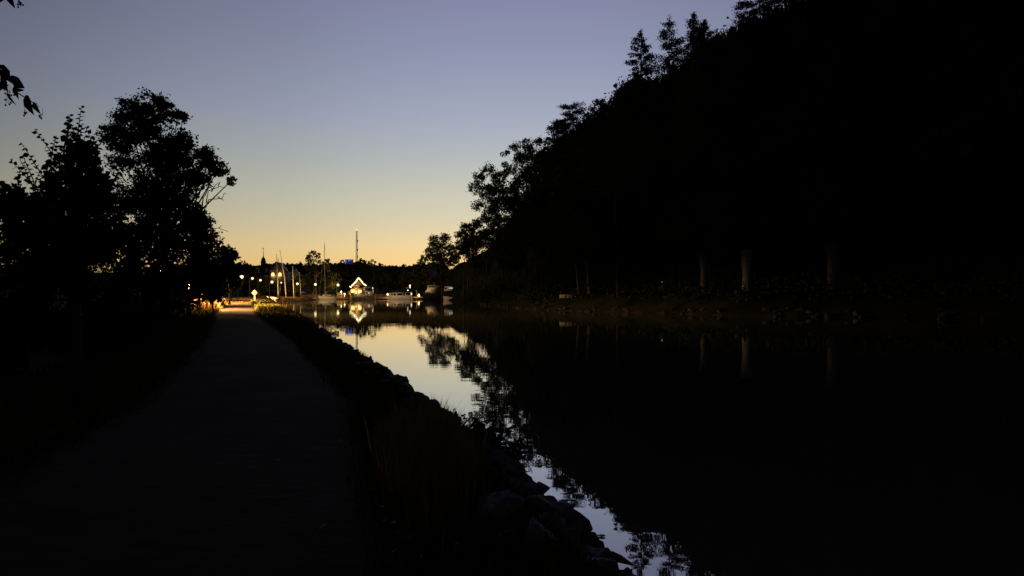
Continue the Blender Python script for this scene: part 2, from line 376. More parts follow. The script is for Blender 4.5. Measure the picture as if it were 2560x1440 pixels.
def conifer(name, label, base_px, d, base_py, top_py, rpx, seed, kind='spruce', group=None, zb=None):
    rng = np.random.default_rng(seed)
    bx = X(base_px, d); gz = G(bx, d); zt = Z(top_py, d)
    root = thing(name, label, 'tree', (bx, d, gz - .1), group)
    Ht = zt - gz; Rr = rpx * d / F * (1.45 if kind == 'spruce' else 1.25)
    tb = MB(); nb = MB()
    tt = np.linspace(0, 1, 8); lean = rng.normal(0, .02)
    tr = np.stack([lean * Ht * tt, 0 * tt, Ht * tt], -1)
    tb.tube(tr, Ht * .013 * (1 - .9 * tt) + .02, 7)
    P = []
    z = Ht * (.22 if kind == 'spruce' else .45)
    while z < Ht * .985:
        f = z / Ht
        if kind == 'spruce':
            prof = min(1.0, ((1 - f) * 1.9) ** .75) * (.75 + .25 * (1 - f)) + .05
        else:
            prof = math.sqrt(max(.02, 1 - ((f - .72) / .32) ** 2)) * .95
        nbm = rng.integers(4, 7)
        for _ in range(nbm):
            if rng.random() < .10: continue
            a = rng.uniform(0, 2 * pi); L_ = Rr * prof * rng.uniform(.4, 1.2)
            dz = (-.28 + .55 * f) * L_ if kind == 'spruce' else .25 * L_
            s0 = np.array([lean * z, 0, z])
            e_ = s0 + np.array([cos(a) * L_, sin(a) * L_, dz])
            m_ = (s0 + e_) / 2 + np.array([0, 0, -.06 * L_])
            tip = e_ + np.array([cos(a) * .06 * L_, sin(a) * .06 * L_, .1 * L_])
            tb.tube([s0, m_, tip], [Ht * .003 + .015, .02, .008], 3, False)
            nn_ = int(150 * (L_ / Rr) + 20)
            u_ = rng.uniform(.32, 1.02, nn_)
            c_ = s0 * (1 - u_)[:, None] + e_ * u_[:, None] + np.array([0, 0, -.06 * L_]) * np.sin(u_ * pi)[:, None]
            if kind == 'spruce':
                c_ = c_ + rng.normal(size=(nn_, 3)) * np.array([.07, .07, .03]) * Rr; c_[:, 2] -= rng.uniform(0, 1, nn_) ** 1.5 * .20 * Rr
            else:
                c_ = c_[u_ > .5]; c_ = c_ + rng.normal(size=c_.shape) * np.array([.15, .15, .06]) * Rr
            P.append(c_)
        z += Ht * (.072 if kind == 'spruce' else .058) * rng.uniform(.7, 1.3)
    P.append(np.stack([rng.normal(0, .05 * Rr, 60) + lean * Ht, rng.normal(0, .05 * Rr, 60), Ht * rng.uniform(.90, 1.03, 60)], -1))
    P = np.concatenate(P)
    nb.leaves(P, .36 if kind == 'spruce' else .30, rng, .42, up=-.5 if kind == 'spruce' else .2)
    tb.build('trunk', 'bark', root); nb.build('crown', 'needle', root)
    return root

# left side, behind the near sapling
lobetree('tall_tree', 'tall dark tree with airy rounded crown rising highest on the left of the path', 410, 33,
         [(322, 290, 46), (372, 262, 40), (425, 290, 38), (300, 342, 30), (352, 330, 45), (400, 350, 50), (455, 300, 24), (440, 345, 30), (478, 302, 14), (318, 400, 40),
          (372, 425, 50), (430, 430, 44), (385, 310, 44), (405, 390, 50), (340, 520, 50), (500, 408, 36), (545, 422, 24), (520, 385, 26), (558, 445, 14), (470, 455, 36), (350, 480, 50), (420, 510, 60), (485, 505, 30), (310, 500, 50), (380, 570, 60), (395, 345, 42), (370, 385, 46), (335, 365, 40), (440, 400, 46), (460, 540, 44), (430, 470, 44), (535, 432, 28), (525, 458, 18), (510, 385, 28), (485, 345, 16), (500, 545, 26)],
         .12, 1.15, seed=1, spread=.2, trunk_r=.2, gap=1.35, clump=.27)
lobetree('leaning_tree', 'dark spreading tree at the right end of the left hand trees, leaning over the path', 470, 47,
         [(500, 555, 30), (525, 590, 28), (470, 600, 45), (500, 640, 45), (540, 640, 32), (572, 636, 22), (592, 640, 10), (550, 690, 34), (500, 700, 50), (445, 680, 60), (578, 680, 16), (430, 620, 50), (520, 735, 24), (560, 730, 18), (470, 750, 30), (585, 655, 12), (480, 570, 40), (515, 610, 40), (535, 610, 28), (560, 665, 30), (575, 705, 18), (500, 660, 45), (520, 690, 40), (512, 530, 22), (545, 715, 26)],
         .20, 1.0, seed=2, spread=.25)
lobetree('bushy_tree', 'broad bushy dark tree behind the young leafy tree on the left', 330, 24,
         [(300, 560, 60), (360, 600, 60), (300, 660, 80), (390, 680, 70), (250, 620, 70), (330, 750, 70), (420, 760, 40), (240, 720, 70), (440, 700, 40), (250, 520, 40)],
         .14, 1.1, seed=3, spread=.25)
lobetree('bushy_tree', 'dense dark tree at the left edge of the picture', 60, 16,
         [(20, 500, 50), (70, 520, 60), (120, 560, 70), (40, 610, 80), (150, 640, 70), (90, 700, 80), (10, 720, 80), (170, 730, 70), (200, 660, 60), (60, 790, 60), (160, 810, 50), (-60, 600, 90), (-60, 480, 70)],
         .11, 1.0, seed=4, spread=.25)
lobetree('bushy_tree', 'low dark bush filling the verge beneath the left hand trees', 260, 15,
         [(260, 780, 60), (330, 800, 50), (180, 800, 70), (90, 830, 70), (20, 840, 70), (390, 790, 35), (250, 850, 40), (-50, 830, 80), (420, 770, 26)], .10, 1.0, seed=5, spread=.2, cat='bush')
lobetree('slender_tree', 'slim dark trunk beside the lit dry grass at the path edge', 533, 57, [(530, 738, 12), (545, 744, 9), (520, 748, 10), (505, 745, 9), (552, 735, 10), (540, 728, 12), (517, 735, 12)], .16, .5, seed=6, spread=.4, trunk_r=.11)
lobetree('slender_tree', 'farther slim dark trunk left of the lit path', 574, 100, [(574, 712, 10), (566, 705, 12), (582, 700, 12), (570, 722, 8), (580, 690, 11), (566, 688, 12)], .22, .6, seed=7, spread=.4, trunk_r=.14)
lobetree('shade_bush', 'dark bush at the verge where the lamplight ends', 505, 60, [(500, 765, 16), (480, 760, 18), (465, 775, 18), (512, 748, 14), (450, 760, 20)], .13, .7, seed=8, cat='bush')
hb = lobetree('verge_bush', 'dark bush in the row along the left verge of the near path', 300, 19, [(270, 850, 38), (310, 830, 42), (350, 850, 36), (300, 875, 34), (335, 880, 30), (255, 880, 30)], .10, .9, seed=9, cat='bush', spread=.3,
              group='dark bushes along the left verge')
rg_ = np.random.default_rng(17)
for k in range(26):
    y = 5 + 58 * (k / 25) ** 1.1 + rg_.uniform(-.6, .6); x = path_right(y) - 3.2 - rg_.uniform(2.2, 4.8) - y * .03
    dup(hb, (x, y, G(x, y) - .05), rg_.uniform(0, 6.28), rg_.uniform(.9, 1.5))
# bare twigs of a dead limb
db = MB(); rng = np.random.default_rng(3)
d0 = 44.0; broot = thing('bare_tree', 'thin leafless branches sticking out over the sky right of the tall tree', 'tree', (X(497, d0), d0, G(X(497, d0), d0)))
def lc(px, py, dd=0): return np.array([X(px, d0) - X(497, d0), dd, Z(py, d0) - broot.location.z])
db.tube([lc(497, 760), lc(500, 640, .3), lc(505, 520), lc(512, 492, -.2)], [.09, .07, .045, .03], 6)
for pts in ([(508, 505), (530, 480), (548, 466), (566, 470)], [(530, 480), (540, 462), (556, 458)], [(505, 540), (525, 500), (545, 492), (560, 482), (568, 486)], [(512, 492), (524, 470), (528, 455)],
            [(502, 600), (520, 560), (534, 545)], [(520, 560), (530, 572), (545, 570), (566, 578)], [(545, 570), (556, 564)], [(500, 640), (530, 610), (545, 600), (552, 590)], [(545, 492), (556, 500)], [(548, 466), (552, 455)]):
    db.tube([lc(a, b, rng.normal(0, .2)) for a, b in pts], np.linspace(.035, .012, len(pts)), 4)
db.build('trunk', 'bark', broot)

# young leafy tree close by: shoots with single leaves
def leaf_shape(s):
    return np.array([(0, 0, 0), (.32, .16, .04), (.42, .45, .05), (.22, .78, 0), (0, 1.08, -.08), (-.22, .78, 0), (-.42, .45, .05), (-.32, .16, .04)]) * s
def add_leaf(mb, p, dirn, s, rng, droop=.0):
    a = np.asarray(dirn, float); a = a / (np.linalg.norm(a) + 1e-9)
    b = np.cross(a, rng.normal(size=3)); b /= np.linalg.norm(b); c = np.cross(a, b)
    q = leaf_shape(s); q = q[:, 0:1] * b + q[:, 1:2] * a + q[:, 2:3] * c
    mb.add(q + p, [np.array([[0, 1, 2, 3, 4]]), np.array([[0, 4, 5, 6, 7]])])
def shoot_tree(name, label, base_px, d, shoots, leaf_s, seed, inner, dense=1.0, cat='tree', hub_py=640):
    rng = np.random.default_rng(seed)
    bx = X(base_px, d); bz = G(bx, d)
    root = thing(name, label, cat, (bx, d, bz - .03))
    loc = lambda px, py, dy=0: np.array([X(px, d) - bx, dy, Z(py, d) - bz])
    tb, lb = MB(), MB()
    hub = loc(base_px, hub_py)
    tb.tube([(0, 0, 0), hub * .5 + [.02, 0, 0], hub], [.05, .045, .035], 8)
    for (sx, sy, ex, ey) in shoots:
        s0 = loc(sx, sy, rng.uniform(-.35, .35)); e0 = loc(ex, ey, rng.uniform(-.45, .45))
        m0 = (s0 + e0) / 2 + rng.normal(0, .03, 3) + np.array([(s0 - e0)[0] * -.12, 0, 0])
        tb.tube([hub * [1, 1, rng.uniform(.6, 1)], (hub + s0) / 2 + rng.normal(0, .05, 3), s0, m0, e0], [.022, .016, .011, .007, .003], 5)
        L_ = np.linalg.norm(e0 - s0); n = int(L_ / (leaf_s * .42) * dense) + 3
        for k in range(n):
            f = (k + .5) / n
            p = (1 - f) ** 2 * s0 + 2 * f * (1 - f) * m0 + f * f * e0
            side = 1 if k % 2 else -1
            ax = (e0 - s0) / L_; lat = np.cross(ax, [rng.normal(0, .4), 1, 0]); lat /= np.linalg.norm(lat)
            add_leaf(lb, p, lat * side + ax * .35 + rng.normal(0, .35, 3) + np.array([0, 0, -.25]), leaf_s * rng.uniform(.6, 1.15) * (1 - .35 * f), rng)
    for (cx_, cy_, cr, n) in inner:
        c = loc(cx_, cy_); r_ = cr * d / F
        for _ in range(n):
            v = rng.normal(size=3); v = v / np.linalg.norm(v) * r_ * rng.uniform(.1, 1) ** .45
            v[1] *= .8
            add_leaf(lb, c + v, rng.normal(size=3) + [0, 0, -.4], leaf_s * rng.uniform(.7, 1.2), rng)
        for _ in range(10):
            v = rng.normal(size=3); v = v / np.linalg.norm(v) * r_
            tb.tube([hub * [1, 1, .8], c * .9 + hub * .1, c + v * .9], [.018, .012, .003], 4, False)
    tb.build('trunk', 'bark', root); lb.build('crown', 'leaf', root)
    return root
shoot_tree('young_tree', 'young leafy tree with separate upright shoots close on the left', 190, 9,
           [(200, 430, 204, 258), (190, 440, 186, 296), (215, 400, 222, 330), (170, 430, 152, 322), (160, 430, 142, 335), (150, 460, 132, 330), (235, 420, 244, 322), (240, 430, 262, 330), (225, 400, 232, 312),
            (130, 480, 108, 368), (120, 500, 92, 392), (110, 510, 76, 398), (90, 520, 48, 398), (70, 540, 40, 412), (180, 400, 172, 300), (205, 400, 208, 310), (250, 460, 275, 360), (145, 420, 130, 360),
            (30, 520, 4, 400), (20, 520, -6, 385), (50, 540, 20, 430), (195, 380, 200, 290)],
           .085, 11, [(205, 420, 52, 300), (160, 460, 60, 340), (240, 470, 52, 280), (200, 540, 90, 600), (110, 540, 60, 340), (60, 560, 55, 260), (250, 590, 60, 240), (130, 640, 80, 400), (10, 500, 50, 220), (205, 365, 30, 110)])

# overhanging linden twigs at the upper left corner
def twig_branch(name, label, pts, d, leaves, berries, seed):
    rng = np.random.default_rng(seed)
    o = np.array([X(pts[0][0], d), d, Z(pts[0][1], d)])
    root = thing(name, label, 'branch', tuple(o))
    w = lambda p: np.array([X(p[0], d), d + rng.uniform(-.05, .05), Z(p[1], d)]) - o
    tb, lb, bb = MB(), MB(), MB()
    tb.tube([w(p) for p in pts], np.linspace(.007, .002, len(pts)), 5)
    for (ax, ay, bx, by, wd) in leaves:
        a = w((ax, ay)); b = w((bx, by)); ax_ = b - a; L_ = np.linalg.norm(ax_); u = ax_ / L_
        side = np.cross(u, [0, 1, 0]); side /= np.linalg.norm(side); side = side * cos(.5) + np.array([0, 1, 0]) * sin(.5) * rng.choice([-1, 1]); nrm = np.cross(u, side)
        q = leaf_shape(1.0); q = q[:, 0:1] * side * wd * d / F * 1.15 + q[:, 1:2] * u * L_ * .93 + q[:, 2:3] * nrm * L_
        lb.add(q + a, [np.array([[0, 1, 2, 3, 4]]), np.array([[0, 4, 5, 6, 7]])])
    for (bx, by) in berries:
        c = w((bx, by))
        for k in range(4):
            q = c + rng.normal(0, 4.5, 3) * d / F
            bb.ball(q, 2.6 * d / F, 6, 5).tube([c + [0, 0, .02], q], .001, 3)
        bb.tube([c + [0, 0, .05], c + [0, 0, .02]], .0012, 3).build('seed_cluster', 'bark', root); bb = MB()
    tb.build('twig', 'bark', root); lb.build('leaves', 'leaf', root)
    return root
twig_branch('overhanging_branch', 'drooping leafy twig with seed clusters hanging in from the upper left', [(-70, 130), (-20, 165), (10, 180), (40, 212), (58, 238), (74, 250), (100, 268)], 4.0,
            [(-20, 160, 28, 200, 30), (0, 170, 32, 206, 28), (10, 185, 2, 228, 34), (-10, 200, -6, 232, 40), (20, 190, 56, 216, 24), (30, 205, 66, 224, 18), (28, 205, 48, 240, 24), (44, 218, 40, 234, 20), (52, 232, 70, 284, 36),
             (76, 255, 106, 266, 9), (80, 260, 104, 286, 12), (22, 232, 30, 262, 11), (20, 215, 22, 232, 20), (36, 222, 38, 246, 10), (-40, 150, -10, 215, 40), (-5, 165, 20, 172, 16), (30, 215, 24, 230, 10)],
            [(30, 262), (57, 281), (92, 288), (27, 236), (48, 240)], 5)
twig_branch('overhanging_branch', 'leaf tips and seeds poking in at the very top left corner', [(-60, -40), (0, -18), (40, -12)], 4.0,
            [(20, -26, 20, 14, 34), (4, -8, -4, 14, 8), (30, -10, 38, 6, 10)], [(36, 3), (41, 8)], 6)

# ------------------------------------------------------------------ skyline of the hill
sky_trees = [
 ('low round leafy tree at the foot of the hill nearest the lit boats', 1105, 215, [(1085, 606, 17), (1112, 602, 18), (1095, 628, 22), (1072, 628, 12), (1128, 622, 14), (1066, 644, 12), (1112, 645, 20), (1135, 642, 14), (1090, 655, 20), (1050, 655, 9)], .5),
 ('dark tree hanging over the slope above the low round tree', 1170, 195, [(1165, 568, 14), (1185, 575, 18), (1158, 590, 16), (1195, 598, 20), (1175, 615, 20), (1148, 610, 9), (1210, 580, 16), (1170, 595, 18), (1160, 622, 16), (1190, 555, 12), (1150, 585, 10)], .45),
 ('large airy tree with sky showing through, lower third of the slope', 1245, 172, [(1195, 442, 17), (1222, 428, 16), (1250, 448, 20), (1190, 475, 16), (1215, 485, 22), (1250, 490, 24), (1195, 515, 15), (1228, 530, 20), (1275, 470, 16), (1210, 550, 15), (1283, 505, 20), (1262, 430, 14), (1250, 548, 15), (1190, 560, 12), (1242, 518, 24), (1268, 512, 24), (1278, 488, 24), (1292, 468, 20), (1228, 555, 18), (1240, 468, 22), (1300, 500, 20)], .42),
 ('airy tree with open top just above the large airy tree', 1315, 160, [(1262, 378, 10), (1290, 372, 14), (1318, 362, 14), (1345, 360, 12), (1298, 398, 16), (1330, 392, 18), (1280, 420, 14), (1310, 425, 18), (1345, 415, 20), (1262, 412, 8), (1368, 352, 9), (1360, 385, 14), (1300, 455, 18), (1335, 455, 18), (1332, 428, 22), (1350, 398, 20), (1316, 440, 20), (1310, 395, 18), (1325, 375, 16), (1365, 375, 16)], .38),
 ('bushy tree on the slope left of the lone pine', 1388, 150, [(1382, 330, 14), (1400, 322, 14), (1392, 350, 14), (1415, 345, 12), (1372, 350, 8)], .34),
 ('small open tree between the lone pine and the tall spruces', 1500, 140, [(1478, 276, 9), (1490, 262, 10), (1505, 252, 9), (1515, 268, 12), (1468, 292, 9), (1532, 258, 10), (1545, 246, 10), (1490, 288, 12)], .34),
 ('scraggy small tree at the foot of the leftmost spruce', 1556, 132, [(1548, 232, 7), (1560, 222, 9), (1570, 214, 9), (1558, 240, 10), (1540, 212, 4), (1585, 212, 12)], .30)]
for n, (lab, px, d, lobes, lf) in enumerate(sky_trees):
    lobetree('hill_tree', lab, px, d, lobes, lf, 1.35, seed=20 + n, gap=1.3, clump=.40, trunk_r=.2, spread=.22)
for n, (lab, px, d, lobes) in enumerate([
 ('dense bushy tree lowest on the slope, beneath the overhanging dark tree', 1160, 182, [(1150, 626, 16), (1168, 616, 18), (1186, 604, 16), (1138, 646, 14), (1175, 640, 20), (1125, 656, 11)]),
 ('dense bushy tree under the left half of the large airy tree', 1215, 170, [(1205, 598, 18), (1222, 586, 19), (1240, 574, 18), (1195, 615, 14), (1232, 605, 20)]),
 ('dense bushy tree under the right half of the large airy tree', 1275, 160, [(1264, 560, 17), (1282, 546, 19), (1298, 530, 16), (1250, 580, 14), (1304, 508, 15)])]):
    lobetree('hill_tree', lab, px, d, lobes, .40, 1.3, seed=60 + n, gap=1.2, clump=.38, trunk_r=.18, spread=.22)
con = [
 ('lone pine standing clear on the middle of the slope', 1432, 143, 340, 262, 26, 'pine'),
 ('short pine at the left side of the lone pine', 1405, 144, 350, 300, 18, 'pine'),
 ('leftmost of the tall spruces on the ridge', 1602, 128, 215, 76, 30, 'spruce'),
 ('second tall spruce on the ridge, broad and open with bare lower trunk', 1672, 127, 195, 42, 42, 'spruce'),
 ('third tall spruce on the ridge, with the highest pointed top', 1730, 126, 150, 32, 34, 'spruce'),
 ('spruce just right of the highest pointed one, slightly lower', 1762, 124, 130, 50, 28, 'spruce'),
 ('low spruce where the ridge dips right of the tall spruces', 1795, 123, 110, 86, 18, 'spruce'),
 ('short bushy spruce left of the layered pine', 1830, 122, 95, 70, 14, 'spruce'),
 ('layered pine standing alone before the dense ridge wood', 1868, 120, 80, 6, 24, 'pine'),
 ('pine at the left end of the dense ridge wood', 1925, 118, 40, -20, 32, 'pine'),
 ('pine in the dense ridge wood with sky glinting below its crown', 1975, 117, 20, -50, 34, 'pine'),
 ('tall pine running out of the picture above the ridge wood', 2030, 116, 0, -80, 36, 'pine'),
 ('pine whose trunk has sky gaps on both sides, top out of view', 2085, 116, -30, -110, 36, 'pine'),
 ('dark spruce closing the right end of the sky gaps', 2140, 115, -50, -130, 36, 'spruce'),
 ('rightmost ridge tree with a last speck of sky beside it', 2200, 114, -70, -180, 36, 'spruce')]
for n, (lab, px, d, bpy_, tpy, rp_, kd) in enumerate(con):
    conifer('pine_tree' if kd == 'pine' else 'spruce_tree', lab, px, d, bpy_, tpy, rp_, 40 + n, kd)

# dark slope trees: copies
src_b = lobetree('slope_tree', 'dark tree on the unlit wooded slope above the right bank', 1700, 84, [(1680, 560, 40), (1720, 540, 45), (1700, 500, 40), (1660, 600, 35), (1745, 590, 40), (1700, 600, 45)], .3, .6, seed=70,
                 group='dark trees on the wooded slope', trunk_r=.16, spread=.3)
rng = np.random.default_rng(12)
src_b['label'] = 'dark tree on the unlit wooded slope above the right bank'
cnt = 0
while cnt < 46:
    th_ = rng.uniform(-.05, .62); rsh = np.interp(th_, rth, rrad); tt_ = rng.uniform(.3, .8)
    rad = rsh + (ridge_r(np.array(th_)) - rsh) * tt_
    x, y = rad * sin(th_), rad * cos(th_); z = G(x, y)
    sc_ = rng.uniform(.8, 1.25)
    # keep the crowns under the ridge line
    e_r = (HY - np.interp(th_, sk_th, skp[:, 1])) / F
    if (z + 11 * sc_ - H) / y > e_r - .015: continue
    dup(src_b, (x, y, z - .1), rng.uniform(0, 6.28), sc_); cnt += 1

rng = np.random.default_rng(99); cnt = 0
while cnt < 42:
    y = rng.uniform(22, 210); x = path_right(y) - 3.2 - rng.uniform(7, 60)
    if x > path_right(y) - 3.2 - 6 - (14 if 50 < y < 110 else 0) or (y > 95 and 1280 + F * x / y > 540): continue
    dup(src_b, (x, y, G(x, y) - .1), rng.uniform(0, 6.28), rng.uniform(.55, .8), 'dark tree in the unlit wood left of the path', 'dark trees in the wood left of the path'); cnt += 1
# pale trunks on the right bank
pale = [(1865, 76, 24, 'wide pale trunk on the dark right bank, brightest of them', 622), (1758, 79, 17, 'pale trunk left of the brightest one on the dark right bank', 634),
        (2078, 72, 24, 'rightmost pale trunk on the dark right bank, forked at the top', 603), (1540, 86, 9, 'tall thin pale trunk on the dark right bank', 480),
        (1468, 91, 9, 'short slanting pale trunk beside the little railing', 650), (1442, 93, 8, 'faint pale trunk nearest the little railing', 655)]
for n, (px, d, wpx, lab, tp) in enumerate(pale):
    bx = X(px, d); gz = G(bx, d); root = thing('bank_tree', lab, 'tree', (bx, d, gz - .1))
    r_ = wpx * d / F / 2; zt = Z(tp, d) - gz; rng = np.random.default_rng(90 + n)
    tt = np.linspace(0, 1, 8); lean = -.06 if px < 1500 else -.02
    MB().tube(np.stack([lean * zt * (1 - tt) * -1 * 1.0 + rng.normal(0, .02, 8), 0 * tt, zt * tt], -1), r_ * (1.15 - .4 * np.sin(tt * pi) + .15 * tt), 10).build('trunk', 'palebark' if n == 0 else ('bark' if n == 3 else 'palebark2'), root)
    lb = MB(); pts = []
    for q in range(22):
        c = np.array([rng.normal(0, 2.2), rng.normal(0, 2.0), zt + rng.uniform(.4, 5.5)])
        pts.append(c + rng.normal(size=(150, 3)) * np.array([.9, .9, .6]))
    tb = MB()
    for q in range(8):
        a = q * .8; tb.tube([(0, 0, zt * .95), (cos(a) * 1.0, sin(a) * 1.0, zt + 1.3), (cos(a) * 2.4, sin(a) * 2.2, zt + 3.2)], [r_ * .5, r_ * .3, .04], 5)
    tb.build('limbs', 'bark', root)
    MB().leaves(np.concatenate(pts), .3, rng, .6).build('crown', 'leaf', root)

# undergrowth covering the hill
rng = np.random.default_rng(5); pts = []
n = 26000
th_ = rng.uniform(-.105, .68, n); rsh = np.interp(th_, rth, rrad); tt_ = rng.uniform(.05, 1.12, n); rad = rsh + (ridge_r(th_) - rsh) * tt_
x, y = rad * np.sin(th_), rad * np.cos(th_); z = terrain(x, y)
pts = np.stack([x, y, z + rng.uniform(0, 1.0, n) ** 2 * (1.3 + 1.2 * vnoise(x, y, 3.0))], -1)
# clumps along the crest
n2_ = 1000; th2 = rng.uniform(-.10, .5, n2_); r2_ = ridge_r(th2) * (1 + rng.normal(0, .02, n2_))
cx_, cy_ = r2_ * np.sin(th2), r2_ * np.cos(th2); cz_ = terrain(cx_, cy_)
hh = rng.uniform(.3, 1.0, n2_) ** 2 * 2.3 + .2
n3_ = 300; th3 = rng.uniform(-.10, .5, n3_); r3_ = ridge_r(th3) * (1 + rng.uniform(-.06, .015, n3_)); R3_ = rng.uniform(.7, 2.1, n3_)
c3 = np.stack([r3_ * np.sin(th3), r3_ * np.cos(th3), terrain(r3_ * np.sin(th3), r3_ * np.cos(th3)) + R3_ * .35], -1)
thx = rng.uniform(-.125, .02, 110); th3[:110] = thx; R3_[:110] *= 1.3; r3_[:110] = ridge_r(thx) * (1 + rng.uniform(-.06, .01, 110))
c3 = np.stack([r3_ * np.sin(th3), r3_ * np.cos(th3), terrain(r3_ * np.sin(th3), r3_ * np.cos(th3)) + R3_ * .35], -1)
dv = rng.normal(size=(n3_ * 110, 3)); dv /= np.linalg.norm(dv, axis=1)[:, None]; dv *= rng.uniform(.2, 1, (n3_ * 110, 1)) ** .5
pts = np.concatenate([pts, np.repeat(c3, 110, 0) + dv * np.repeat(R3_, 110)[:, None]])
q = np.repeat(np.stack([cx_, cy_, cz_ + hh * .5], -1), 45, 0) + np.clip(rng.normal(size=(n2_ * 45, 3)), -1.5, 1.5) * np.stack([np.full(n2_ * 45, .7), np.full(n2_ * 45, .7), np.repeat(hh * .5, 45)], -1)
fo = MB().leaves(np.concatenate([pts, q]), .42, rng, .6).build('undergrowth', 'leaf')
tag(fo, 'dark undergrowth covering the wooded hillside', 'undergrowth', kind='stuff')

# ------------------------------------------------------------------ far forest and harbour trees
rng = np.random.default_rng(8); fp = []
for k in range(2400):
    px = rng.uniform(380, 1112); d = rng.uniform(560, 700)
    yk = np.interp(px, [380, 560, 600, 640, 700, 760, 830, 870, 950, 1000, 1060, 1112], [664, 666, 664, 669, 664, 667, 665, 660, 668, 671, 666, 662])
    gx = X(px, d); gz = G(gx, d)
    topz = Z(yk + rng.normal(0, 2.2) - (4 if rng.random() < .12 else 0), 600); hh_ = rng.uniform(7, 12)
    topz = topz + (d - 600) * .012
    pointy = rng.random() < .5
    m_ = 34; u = rng.uniform(0, 1, m_)
    rad = (2.6 * (1 - u) ** .8 if pointy else 3.4 * np.sqrt(np.maximum(0.05, 1 - (u * 1.6 - .6).clip(0) ** 2))) 
    a = rng.uniform(0, 2 * pi, m_)
    fp.append(np.stack([gx + rad * np.cos(a), d + rad * np.sin(a), topz - hh_ * (1 - u)], -1))
    if k % 4 == 0: # fill below
        fp.append(np.stack([gx + rng.normal(0, 5, 30), d + rng.normal(0, 5, 30), rng.uniform(min(gz, topz - 4), topz - 3, 30)], -1))
ff = MB().leaves(np.concatenate(fp), 2.3, rng, .7).build('far_forest', 'leaf2'); tag(ff, 'far wooded ridge forming the low dark treeline behind the town', 'forest', kind='stuff')

# airy tree by the masts
lobetree('airy_tree', 'airy round tree with thin foliage behind the tall sailboat mast', 790, 262,
         [(772, 642, 11), (785, 634, 9), (800, 640, 9), (765, 655, 9), (785, 655, 12), (803, 655, 10), (818, 650, 8), (824, 662, 8), (776, 668, 12), (806, 670, 12), (790, 676, 12)], .7, .5, m='leaf2', seed=30, gap=.8, clump=.28)
harb = [(585, 175, 676, 26), (607, 262, 690, 26), (640, 250, 694, 24), (668, 262, 701, 20), (716, 262, 704, 22), (745, 268, 694, 24), (772, 276, 678, 28), (800, 280, 683, 28), (828, 276, 676, 24),
        (850, 300, 664, 24), (878, 312, 660, 26), (898, 315, 645, 22), (918, 312, 652, 22), (945, 305, 664, 24), (970, 300, 676, 22), (995, 300, 672, 24), (1022, 290, 676, 24), (1048, 280, 662, 24), (1072, 272, 655, 26), (1010, 320, 668, 26), (965, 330, 668, 26)]
wh = ['behind the leftmost street lamps', 'below the town hall cupola', 'right of the diamond sign', 'in front of the ornate gable', 'between the arched windows building and the pointed gable house', 'right of the pointed gable house',
      'left of the sailboat mast', 'behind the sailboat mast', 'right of the airy round tree', 'below the blue sign', 'right of the blue sign', 'forming the top of the mound below the radio mast', 'right of the radio mast, on the mound', 'behind the stern of the lit ship',
      'between the lit ship and the cabin cruiser', 'behind the bow of the cabin cruiser', 'behind the stern of the cabin cruiser', 'left of the dark hulled boat', 'directly behind the dark hulled boat', 'at the lowest dip of the skyline', 'on the skyline right of the lit ship']
for n, ((px, d, top, r), w_) in enumerate(zip(harb, wh)):
    rg = np.random.default_rng(300 + n); lobes = [(px + rg.normal(0, r * .15), top + r * .45, r * .42)]
    yb = 738
    for q in range(8):
        yy = rg.uniform(top + r * .5, yb - 12); lobes.append((px + rg.uniform(-1, 1) * r * .75, yy, r * rg.uniform(.35, .5)))
    lobetree('harbour_tree', 'dark leafy tree ' + w_, px, d, lobes, .85, .55, m='leaf2', seed=200 + n, twigs=False, clump=.34, gap=.8)
lobetree('feathery_tree', 'small thin feathery tree on the skyline right of the radio mast mound', 936, 300, [(932, 652, 3.4), (939, 656, 3.2), (929, 660, 3), (935, 664, 4)], .45, .35, m='leaf2', seed=77, gap=.6)
for n, (px, top, w_) in enumerate([(648, 738, 'just right of the diamond sign'), (662, 741, 'beside the glaring ground lamp'), (822, 731, 'behind the sailboat cockpit'), (870, 733, 'left of the ship bow')]):
    lobetree('shrub', 'lamp lit green shrub ' + w_, px, 150 if px < 700 else 262, [(px, top + 4, 8), (px + 8, top + 8, 8), (px - 8, top + 9, 7)], .32, .6, m='leaf2', seed=400 + n, cat='bush', zb=.7 if px < 700 else .8)

# ------------------------------------------------------------------ grass
def blades(n, xs, ys_, h, w, rng, m, name, label, lean=.35):
    x, y = xs, ys_; z = terrain(x, y)
    a = rng.uniform(0, 2 * pi, n); hh_ = h * rng.uniform(.45, 1.25, n); ww = w * rng.uniform(.6, 1.3, n)
    la = rng.uniform(0, 2 * pi, n); lm = hh_ * rng.uniform(0, lean * 2, n)
    b0 = np.stack([x - np.cos(a) * ww, y - np.sin(a) * ww, z - .03], -1); b1 = np.stack([x + np.cos(a) * ww, y + np.sin(a) * ww, z - .03], -1)
    mx_, my_ = x + np.cos(la) * lm * .35, y + np.sin(la) * lm * .35
    m0 = np.stack([mx_ - np.cos(a) * ww * .7, my_ - np.sin(a) * ww * .7, z + hh_ * .6], -1); m1_ = np.stack([mx_ + np.cos(a) * ww * .7, my_ + np.sin(a) * ww * .7, z + hh_ * .6], -1)
    t0 = np.stack([x + np.cos(la) * lm, y + np.sin(la) * lm, z + hh_], -1)
    v = np.stack([b0, b1, m1_, t0, m0], 1).reshape(-1, 3); i = np.arange(n)[:, None] * 5
    o = MB().add(v, np.concatenate([i, i + 1, i + 2, i + 3, i + 4], 1)).build(name, m); tag(o, label, 'grass', kind='stuff'); return o
rng = np.random.default_rng(31)
